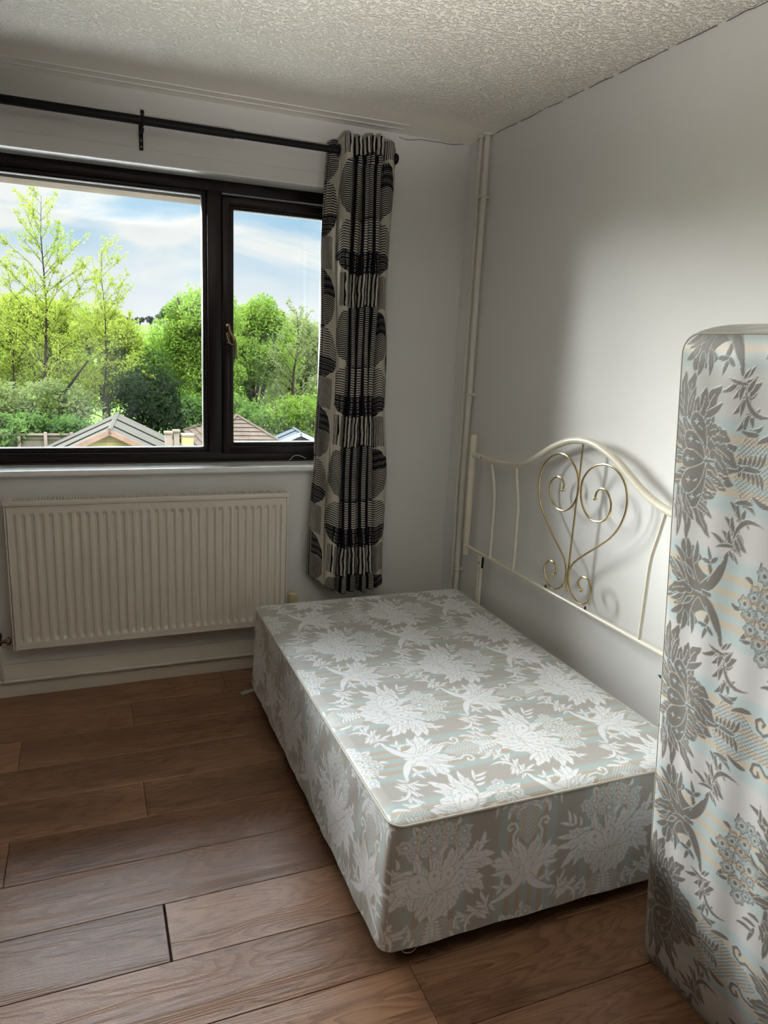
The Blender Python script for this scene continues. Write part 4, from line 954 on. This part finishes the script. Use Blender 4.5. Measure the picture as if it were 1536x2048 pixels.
G2 = leaf_mat('fresh_green_leaves', (0.062, 0.125, 0.014), (0.157, 0.223, 0.038))
G3 = leaf_mat('mid_green_leaves', (0.045, 0.099, 0.016), (0.133, 0.197, 0.051))
G4 = leaf_mat('dark_evergreen_leaves', (0.006, 0.015, 0.006), (0.028, 0.043, 0.016))
G5 = leaf_mat('pale_shrub_leaves', (0.070, 0.101, 0.022), (0.166, 0.192, 0.076))
G6 = leaf_mat('ivy_leaves', (0.030, 0.065, 0.016), (0.120, 0.190, 0.050))
G7 = leaf_mat('distant_leaves', (0.030, 0.037, 0.030), (0.055, 0.062, 0.050), .2)
G8 = leaf_mat('distant_bright_leaves', (0.032, 0.056, 0.018), (0.059, 0.083, 0.034), .2)

nxx, nyy = 60, 70
xs_ = np.linspace(-160, 260, nxx); ys_ = np.concatenate([np.linspace(.6, 30, 20), np.linspace(35, 420, 50)])
TX, TY = np.meshgrid(xs_, ys_)
def terr(x_, y_):
    t_ = np.clip((np.asarray(y_, float)-42)/250, 0, 1); t_ = t_*t_*(3-2*t_)
    return GZ0+t_*(8.0+np.asarray(x_, float)*.012)
me_ = np_mesh('meadow_hill', np.stack([TX, TY, terr(TX, TY)-.02], -1).reshape(-1, 3), grid_faces(nxx, nyy), M['meadow'])
structure(me_); me_['label'] = 'bright green meadow rising to the skyline'
M['bounce_slab'] = mat('pale_bounce_slab', (.62, .60, .56), .9, spec=.02, noise=(2, .1), bump=(30, .3, .004))  # kept pale to throw daylight upwards
bm = bmesh.new(); box(bm, -14, 16, 9.0, 17, GZ0-.1, GZ0+.02); structure(ob('lawn', bm, M['lawn']))
bm = bmesh.new(); box(bm, -14, 16, .4, 9.0, GZ0-.1, GZ0+.03); structure(ob('added_bounce_slab', bm, M['bounce_slab']))  # unseen pale ground added to bounce daylight onto the ceiling

def leaf_quads(C_, S_, rs, flat=.0):
    """small folded leaf clusters at centres C_ with sizes S_"""
    n = len(C_)
    a = rs.normal(size=(n, 3)); a /= np.linalg.norm(a, axis=1)[:, None]
    b = rs.normal(size=(n, 3)); b -= a*(a*b).sum(1)[:, None]; b /= np.linalg.norm(b, axis=1)[:, None]
    s = S_[:, None]
    V_ = np.stack([C_-a*s, C_+b*s*.42, C_+a*s, C_-b*s*.42], 1).reshape(-1, 3)
    F_ = np.arange(4*n).reshape(-1, 4)
    return V_, F_
def crown_points(rs, c, r, n, lumps=26, hollow=.55, lump_r=.42):
    c = np.array(c); r = np.array(r)
    d = rs.normal(size=(lumps, 3)); d /= np.linalg.norm(d, axis=1)[:, None]; d[:, 2] = np.where(d[:, 2] < -.5, -d[:, 2], d[:, 2])
    lc = c+d*r*rs.uniform(.45, .85, (lumps, 1)); lr = np.mean(r)*lump_r*rs.uniform(.6, 1.2, lumps)
    k = rs.integers(0, lumps, n)
    e_ = rs.normal(size=(n, 3)); e_ /= np.linalg.norm(e_, axis=1)[:, None]
    rad_ = rs.uniform(hollow, 1.12, n)**.8
    return lc[k]+e_*lr[k][:, None]*rad_[:, None]*np.array([1, 1, .85])
def bushy(name, label, cat, c, r, n, size, lm, trunk=True, group=None, seed=1, lumps=26, base=None, lump_r=.42, tr=.09):
    rs = np.random.default_rng(seed)
    base = base if base is not None else (c[0], c[1], float(terr(c[0], c[1])))
    root = tag(empty(name, base), label, cat, group)
    Pn = crown_points(rs, c, r, n, lumps, lump_r=lump_r)
    Pn[:, 2] = np.maximum(Pn[:, 2], base[2]+.03)
    V_, F_ = leaf_quads(Pn, size*rs.uniform(.6, 1.3, n), rs)
    tag(np_mesh('foliage', V_, F_, lm, root, smooth=False), kind='stuff')
    if trunk:
        bm = bmesh.new(); random.seed(seed)
        top = Vector((c[0], c[1], c[2]+r[2]*.3))
        for i in range(7):
            a = 2*math.pi*i/7; q = Vector((c[0]+r[0]*.6*math.cos(a), c[1]+r[1]*.6*math.sin(a), c[2]+r[2]*random.uniform(.1, .7)))
            b0 = Vector(base)+Vector((0, 0, (c[2]-base[2])*random.uniform(.3, .7)))
            tube(bm, crom([Vector(base), b0, b0.lerp(q, .5)+Vector((0, 0, .1)), q], 3), [tr*(1-.085*j) for j in range(10)], 6)
        ob('trunk', bm, M['bark'], root, smooth=True)
    return root
def sapling(label, base, top, spread, seed, n_br=26, lm=None, trunk_r=.07, leafsize=.038, group=None, low=.25, lpm=34, name='young_tree'):
    rs = np.random.default_rng(seed); base = Vector(base); top = Vector(top)
    root = tag(empty(name, base), label, 'tree', group)
    Ht = top.z-base.z; bm = bmesh.new(); path = []
    for i in range(9):
        t_ = i/8; p = base.lerp(top, t_)+Vector((rs.normal()*.05, rs.normal()*.05, 0))*min(1, t_*3)*(t_ < .99); path.append(p)
    tube(bm, path, [trunk_r*(1-.93*i/8) for i in range(9)], 7)
    leaves = []
    def twig(p0, p1, r0, sub):
        mid = p0.lerp(p1, .5)+Vector((rs.normal()*.06, rs.normal()*.06, -.02))*(p1-p0).length
        pp = crom([p0, mid, p1], 4); tube(bm, pp, [r0*(1-.85*i/(len(pp)-1)) for i in range(len(pp))], 4, caps=False)
        Ln = (p1-p0).length
        if sub:
            for _ in range(max(3, int(Ln*4.5))):
                s = rs.uniform(.25, .98); q = pp[int(s*(len(pp)-1))]; d = (p1-p0).normalized()
                o_ = Vector(rs.normal(size=3)); o_ = (o_-d*o_.dot(d)).normalized()
                twig(q, q+(d*.75+o_*.7+Vector((0, 0, .12)))*Ln*rs.uniform(.18, .38)*(1.15-s*.6), r0*.4, sub-1)
        n = int(Ln*lpm*(1 if sub else 1.3))
        for _ in range(n):
            s = rs.uniform(.15, 1.0); i0 = min(int(s*(len(pp)-1)), len(pp)-2); q = pp[i0].lerp(pp[i0+1], rs.uniform())
            leaves.append(np.array(q)+rs.normal(size=3)*.035)
    for i in range(n_br):
        t_ = low+(1-low)*(i+rs.uniform(0, .9))/n_br; k_ = min(int(t_*8), 7); p0 = path[k_].lerp(path[k_+1], t_*8-k_)
        a = rs.uniform(0, 2*math.pi); Ln = spread*(1.05-t_)**.7*rs.uniform(.6, 1.15)+.25
        up = rs.uniform(.35, .95)+.5*t_
        twig(p0, p0+Vector((math.cos(a), math.sin(a), up)).normalized()*Ln, trunk_r*.32*(1.2-t_), 1)
    ob('trunk', bm, M['bark'], root, smooth=True)
    Pn = np.array(leaves); V_, F_ = leaf_quads(Pn, leafsize*rs.uniform(.6, 1.25, len(Pn)), rs)
    tag(np_mesh('foliage', V_, F_, lm or G1, root, smooth=False), kind='stuff')
    return root
sapling('tall slender young tree with loose yellow-green leaves, nearest the left side of the window view', (-2.65, 20, GZ0), (-2.55, 20, 5.05), 3.2, 3, n_br=44, trunk_r=.065, lpm=56)
sapling('shorter slender young tree to the right of the tallest one, beyond the felt-roofed shed', (-1.12, 20.5, GZ0), (-1.05, 20.5, 3.85), 2.5, 8, n_br=38, trunk_r=.05, lpm=54)
sapling('young tree cut by the left edge of the window view', (-5.3, 20.6, GZ0), (-5.2, 20.6, 5.4), 2.4, 15, n_br=30, trunk_r=.06, lpm=50)
sapling('young tree with thin ascending branches behind the tall slender one', (-3.7, 22.5, GZ0), (-3.7, 22.5, 3.3), 2.2, 21, n_br=28, trunk_r=.05, lpm=56)
gb = 'yellow-green trees massed beyond the gardens'
for i, (cx2, cy2, cz2, rx, rz, n) in enumerate([(-9.4, 25, .5, 2.0, 2.6, 6000), (-5.7, 25.2, .75, 2.0, 2.6, 22000), (-3.2, 26.8, .85, 1.9, 2.7, 22000), (-.95, 24.9, .35, 1.5, 2.5, 20000), (1.2, 27.2, -.35, 1.5, 2.1, 14000)]):
    bushy('bushy_tree', ['broad yellow-green tree beyond the left edge of the window view', 'bushy yellow-green tree at the left behind the fence', 'bushy yellow-green tree behind the tall slender young tree', 'bushy yellow-green tree behind the shorter slender young tree', 'lower yellow-green tree in front of the meadow'][i], 'tree', (cx2, cy2, cz2), (rx, 1.3, rz), n, .064, G1 if i < 4 else G2, group=gb, seed=30+i, lumps=34, lump_r=.36)
bushy('bushy_tree', 'large rounded bright green tree behind the window mullion', 'tree', (1.95, 21.4, .95), (1.55, 1.3, 2.55), 30000, .062, G2, seed=51, lumps=46, lump_r=.34, tr=.12)
bushy('bushy_tree', 'bright green tree in the right-hand pane behind the brown roof', 'tree', (3.95, 23.0, .75), (1.75, 1.3, 2.6), 26000, .062, G2, seed=52, lumps=38, lump_r=.36)
sapling('half-bare tree with fine brown twigs in the right-hand pane', (4.75, 20.6, GZ0), (4.8, 20.6, 2.5), 1.9, 61, n_br=40, lm=G5, trunk_r=.09, lpm=46, leafsize=.042, low=.15, name='bare_twigged_tree')
bushy('bushy_tree', 'pale green tree beyond the curtain edge', 'tree', (6.3, 25.8, .35), (1.9, 1.3, 2.5), 20000, .064, G5, seed=53, lumps=34)
bushy('bushy_tree', 'green tree hidden mostly by the curtain', 'tree', (10.2, 25.5, .0), (1.9, 1.3, 2.4), 6000, .08, G3, seed=54, lumps=30)
bushy('evergreen_bush', 'dark evergreen bush between the felt-roofed shed and the bright green tree', 'bush', (.15, 19.5, -.75), (1.15, .9, 1.75), 9500, .062, G4, seed=71, lumps=30, lump_r=.4)
gh = 'shrubs along the garden backs'
for i, (x_, y_, z_, rx, rz, lm, n, lab) in enumerate([
        (-6.0, 18.6, -1.3, 1.3, 1.5, G5, 5000, 'pale green shrub at the far left behind the fence'),
        (-4.2, 18.8, -1.2, 1.3, 1.45, G5, 6500, 'pale green feathery shrub above the fence'),
        (-2.4, 18.8, -1.2, 1.2, 1.35, G5, 6500, 'pale olive shrub beside the felt-roofed shed'),
        (-5.2, 17.6, -1.12, 1.1, .62, G6, 4200, 'dark glossy ivy clump hanging over the left fence panel'),
        (-3.4, 17.6, -1.1, 1.1, .60, G6, 4200, 'ivy clump spilling over the middle fence panel'),
        (-2.2, 17.75, -1.25, .9, .6, G6, 3500, 'ivy clump against the left slope of the felt-roofed shed'),
        (1.45, 19.5, -1.45, 1.1, 1.3, G6, 5500, 'green hedge behind the timber gate posts'),
        (2.9, 19.5, -1.35, 1.2, 1.35, G3, 6500, 'leafy hedge behind the brown shed roof'),
        (4.4, 19.5, -1.3, 1.2, 1.35, G2, 6500, 'bright hedge behind the pale blue shed roof'),
        (6.0, 19.5, -1.3, 1.2, 1.35, G3, 5000, 'hedge at the right behind the curtain edge')]):
    bushy('shrub', lab, 'shrub', (x_, y_, z_), (rx, .7, rz), n, .066, lm, trunk=(i in (0, 1, 2, 6, 7)), group=gh, seed=90+i, lumps=26, lump_r=.42, tr=.035)
bm = bmesh.new(); tube(bm, [(-2.35, 18.7, -.35), (-1.95, 18.75, .2), (-1.55, 18.8, .75)], [.045, .035, .02], 7)
tag(ob('leaning_branch', bm, M['bark_dark'], smooth=True), 'dark leaning dead branch in front of the yellow-green trees', 'branch')
# field hedge closing the view below the meadow
hgd = tag(empty('field_hedge', (0, 29, GZ0)), 'long yellow-green field hedge running between the trees and the meadow', 'hedge')
rs = np.random.default_rng(77); n = 34000
hx = rs.uniform(-15, 17, n); htop = .85+.3*np.sin(hx*.9)+.25*np.sin(hx*2.3+1)
Pn = np.stack([hx, 29+rs.normal(size=n)*.5, GZ0+(htop-GZ0)*rs.uniform(.25, 1, n)**.7], 1)
V_, F_ = leaf_quads(Pn, .10*rs.uniform(.6, 1.3, n), rs)
tag(np_mesh('foliage', V_, F_, G2, hgd, smooth=False), kind='stuff')
M['scrub'] = mat('scrub_ground', (.022, .035, .010), .95, spec=.02, noise=(1.5, .4))
bm = bmesh.new(); box(bm, -16, 18, 17.0, 29.6, GZ0-.1, GZ0+.015); structure(ob('scrub_ground', bm, M['scrub']))
# trees on the skyline
for i, x_ in enumerate((7.5, 9.6, 11.6, 13.6, 15.6, 17.2, 19.0)):
    z_ = float(terr(x_*2, 292)); hgt = (1.5, 1.9, 2.3, 2.6, 2.8, 2.5, 1.8)[i]*1.5
    bushy('skyline_tree', '%s small dark tree from the left on the skyline of the meadow' % ('first', 'second', 'third', 'fourth', 'fifth', 'sixth', 'seventh')[i], 'tree', (x_*1.85, 292, z_+hgt*.55), (2.3, 1.5, hgt*.5), 340, .45, G7, seed=200+i, lumps=10, group='dark trees on the skyline', base=(x_*1.85, 292, z_), tr=.25)
bushy('skyline_tree', 'round bluish-green tree on the skyline left of the large green tree', 'tree', (25.5, 250, 8.2), (5.0, 3, 4.2), 1800, .5, G8, seed=230, lumps=22, base=(25.5, 250, float(terr(25.5, 250))), tr=.3)

# garden fence
fx0 = -2.64-.61*11
fen = tag(empty('garden_fence', (fx0, 17.2, GZ0)), 'weathered horizontal-board garden fence left of the felt-roofed shed', 'fence')
random.seed(9)
for i in range(14):
    px = fx0+i*.61
    mkbox('fence_post', (px-.04, px+.04, 17.10, 17.20, GZ0, -1.02), M['fence_post'], fen, bev=.008)
    if i == 13: break
    for b_ in range(9):
        z_ = GZ0+.06+b_*.178; dy_ = .02*(b_ % 2)+random.uniform(-.004, .004)
        bm = bmesh.new(); box(bm, px+.03, px+.58, 17.17+dy_, 17.19+dy_, z_, z_+.17+random.uniform(-.01, .0), bev=.003, seg=1); ob('fence_board', bm, M['fence'] if (b_+i) % 3 else M['fence_b'], fen)
    mkbox('fence_rail', (px+.03, px+.58, 17.13, 17.21, -1.10, -1.06), M['fence_post'], fen)

def gable_shed(label, ax, ay, az, dirx, length, halfw, drop, mats, strips=4, wall_h=None, name='garden_shed', boards=8, inset=.14):
    felt, barge, board = mats; wall_h = wall_h or 1.9
    root = tag(empty(name, (ax, ay, GZ0)), label, 'shed'); root.rotation_euler = (0, 0, -math.atan2(dirx, length))
    zb_ = az-GZ0     # local z of apex
    def add(nm, bm, mm, smooth=False):
        me = bpy.data.meshes.new(nm); bmesh.ops.recalc_face_normals(bm, faces=bm.faces); bm.to_mesh(me); bm.free(); me.materials.append(mm)
        o = bpy.data.objects.new(nm, me); COL.objects.link(o); o.parent = root; return o
    def slab(bm, s, y0, y1, u0, u1, t, lift=0):
        """sloping board on side s from slope fraction u0..u1"""
        P0 = []
        for y_ in (y0, y1):
            for u_ in (u0, u1):
                P0.append(Vector((s*halfw*u_, y_, zb_-drop*u_+lift)))
        n_ = Vector((s*drop, 0, halfw)).normalized()
        vs = [bm.verts.new(p) for p in P0]+[bm.verts.new(p-n_*t) for p in P0]
        for f in ((0, 1, 3, 2), (4, 6, 7, 5), (0, 4, 5, 1), (2, 3, 7, 6), (0, 2, 6, 4), (1, 5, 7, 3)): bm.faces.new([vs[i] for i in f])
    for s in (-1, 1):
        for k in range(strips):
            y0 = length*k/strips; y1 = length*(k+1)/strips+.03
            bm = bmesh.new(); slab(bm, s, y0, y1, 0, 1.0, .02, lift=.018*(k % 2)+.004*k); add('roof_felt', bm, felt)
            bm = bmesh.new(); slab(bm, s, y0-.006, y0+.014, 0, 1.0, .02, lift=.018*(k % 2)+.004*k+.012); add('felt_lap', bm, M['felt_dark'])
        bm = bmesh.new(); slab(bm, s, -.04, -.008, 0, 1.02, .11, lift=.012); add('bargeboard', bm, barge)
    for k in range(boards):
        z0 = zb_-.05-drop*(k+1)/boards*1.0; z1 = z0+drop/boards-.008
        if z1 <= 0: continue
        w0 = halfw*min((zb_-.05-z0)/drop, 1)-inset*.5; w1 = max(halfw*min((zb_-.05-z1)/drop, 1)-inset*.5, .01)
        bm = bmesh.new(); vs = [bm.verts.new(v) for v in ((-w0, inset, z0), (w0, inset, z0), (w1, inset, z1), (-w1, inset, z1), (-w0, inset+.03, z0), (w0, inset+.03, z0), (w1, inset+.03, z1), (-w1, inset+.03, z1))]
        for f in ((0, 1, 2, 3), (7, 6, 5, 4), (0, 4, 5, 1), (3, 2, 6, 7), (0, 3, 7, 4), (1, 5, 6, 2)): bm.faces.new([vs[i] for i in f])
        add('gable_board', bm, board)
    ze = zb_-drop-.05; nb = max(2, int(ze/.16))
    for k in range(nb):
        for (x0, x1, y0, y1) in ((-halfw+.15, halfw-.15, inset, inset+.03), (-halfw+.15, -halfw+.18, inset, length-.1), (halfw-.18, halfw-.15, inset, length-.1)):
            bm = bmesh.new(); box(bm, x0, x1, y0, y1, k*ze/nb, (k+1)*ze/nb-.006); add('wall_board', bm, board)
    bm = bmesh.new(); box(bm, -halfw+.15, halfw-.15, length-.12, length-.09, 0, ze+.05); add('back_panel', bm, board)
    bm = bmesh.new(); vs = [bm.verts.new(v) for v in ((-.05, -.03, zb_+.005), (.05, -.03, zb_+.005), (0, -.03, zb_+.035), (-.05, length+.03, zb_+.03), (.05, length+.03, zb_+.03), (0, length+.03, zb_+.06))]
    for f in ((0, 1, 2), (5, 4, 3), (0, 3, 4, 1), (1, 4, 5, 2), (2, 5, 3, 0)): bm.faces.new([vs[i] for i in f])
    add('ridge_cap', bm, felt)
    return root
gable_shed('wooden summerhouse with grey felt strip roof and pinkish bargeboards below the left pane', -1.20, 13.5, -.52, .30, 3.5, 1.78, .88, (M['felt'], M['barge'], M['board']), strips=5)
gable_shed('small shed with pale blue roof and white bargeboards beside the curtain edge', 4.14, 17.45, -1.06, .03, .9, 1.3, .56, (M['blue_felt'], M['white_paint'], M['blue_wall']), strips=2, boards=4)
# brown hipped roof
hs = tag(empty('hipped_shed', (1.9, 15.3, GZ0)), 'grey garden building with brown hipped shingle roof behind the mullion', 'shed')
ap = Vector((1.92, 15.6, -.42)); base_c = [Vector((.80, 13.5, -1.06)), Vector((2.95, 13.3, -1.06)), Vector((3.1, 17.5, -1.06)), Vector((.78, 17.2, -1.0))]
nc = 9
for i in range(4):
    A_, B_ = base_c[i], base_c[(i+1) % 4]
    for k in range(nc):
        t0, t1 = k/nc, (k+1)/nc
        n_ = (B_-A_).cross(ap-A_).normalized(); n_ = n_ if n_.z > 0 else -n_
        p = [A_.lerp(ap, t0)+n_*.028, B_.lerp(ap, t0)+n_*.028, B_.lerp(ap, t1+.01), A_.lerp(ap, t1+.01)]
        bm = bmesh.new(); vs = [bm.verts.new(q) for q in p]+[bm.verts.new(q-n_*.03) for q in p]
        for f in ((0, 1, 2, 3), (7, 6, 5, 4), (0, 4, 5, 1), (3, 2, 6, 7), (0, 3, 7, 4), (1, 5, 6, 2)):
            try: bm.faces.new([vs[j] for j in f])
            except ValueError: pass
        ob('shingle_course', bm, M['tile'], hs)
    bm = bmesh.new(); tube(bm, [A_+Vector((0, 0, .03)), ap+Vector((0, 0, .03))], .035, 6); ob('hip_cap', bm, M['tile'], hs)
bm = bmesh.new(); vsb = [bm.verts.new((q.x*.93+ap.x*.07, q.y*.93+ap.y*.07, GZ0)) for q in base_c]; vst = [bm.verts.new((q.x*.93+ap.x*.07, q.y*.93+ap.y*.07, q.z+.02)) for q in base_c]
for i in range(4): bm.faces.new((vsb[i], vsb[(i+1) % 4], vst[(i+1) % 4], vst[i]))
ob('wall', bm, M['grey_wall'], hs)
bm = bmesh.new(); A_, B_ = base_c[0], base_c[1]; tube(bm, [A_+Vector((-.05, -.05, -.02)), B_+Vector((.05, -.05, -.02))], .045, 8); ob('gutter', bm, M['white_paint'], hs)
# timber gate posts between the sheds
for i, (x_, w_, top, lab) in enumerate(((.088, .16, -.64, 'short round-topped timber post nearest the felt roof'), (.262, .13, -.60, 'taller square timber post in the middle of the gate posts'), (.52, .25, -.70, 'broad greenish timber post beside the brown roof'))):
    e_ = tag(empty('timber_post', (x_, 14.2, GZ0)), lab, 'post', 'timber gate posts between the sheds')
    mkbox('shaft', (x_-w_/2, x_+w_/2, 14.15, 14.15+w_, GZ0, top-.05), M['fence_post'] if i < 2 else M['board'], e_, bev=.01)
    mkbox('cap', (x_-w_/2-.02, x_+w_/2+.02, 14.13, 14.17+w_, top-.06, top), M['fence_post'], e_, bev=.012)
print('tris', sum(len(o.data.polygons)*2 for o in SC.objects if o.type == 'MESH'), 'objects', len(SC.objects))
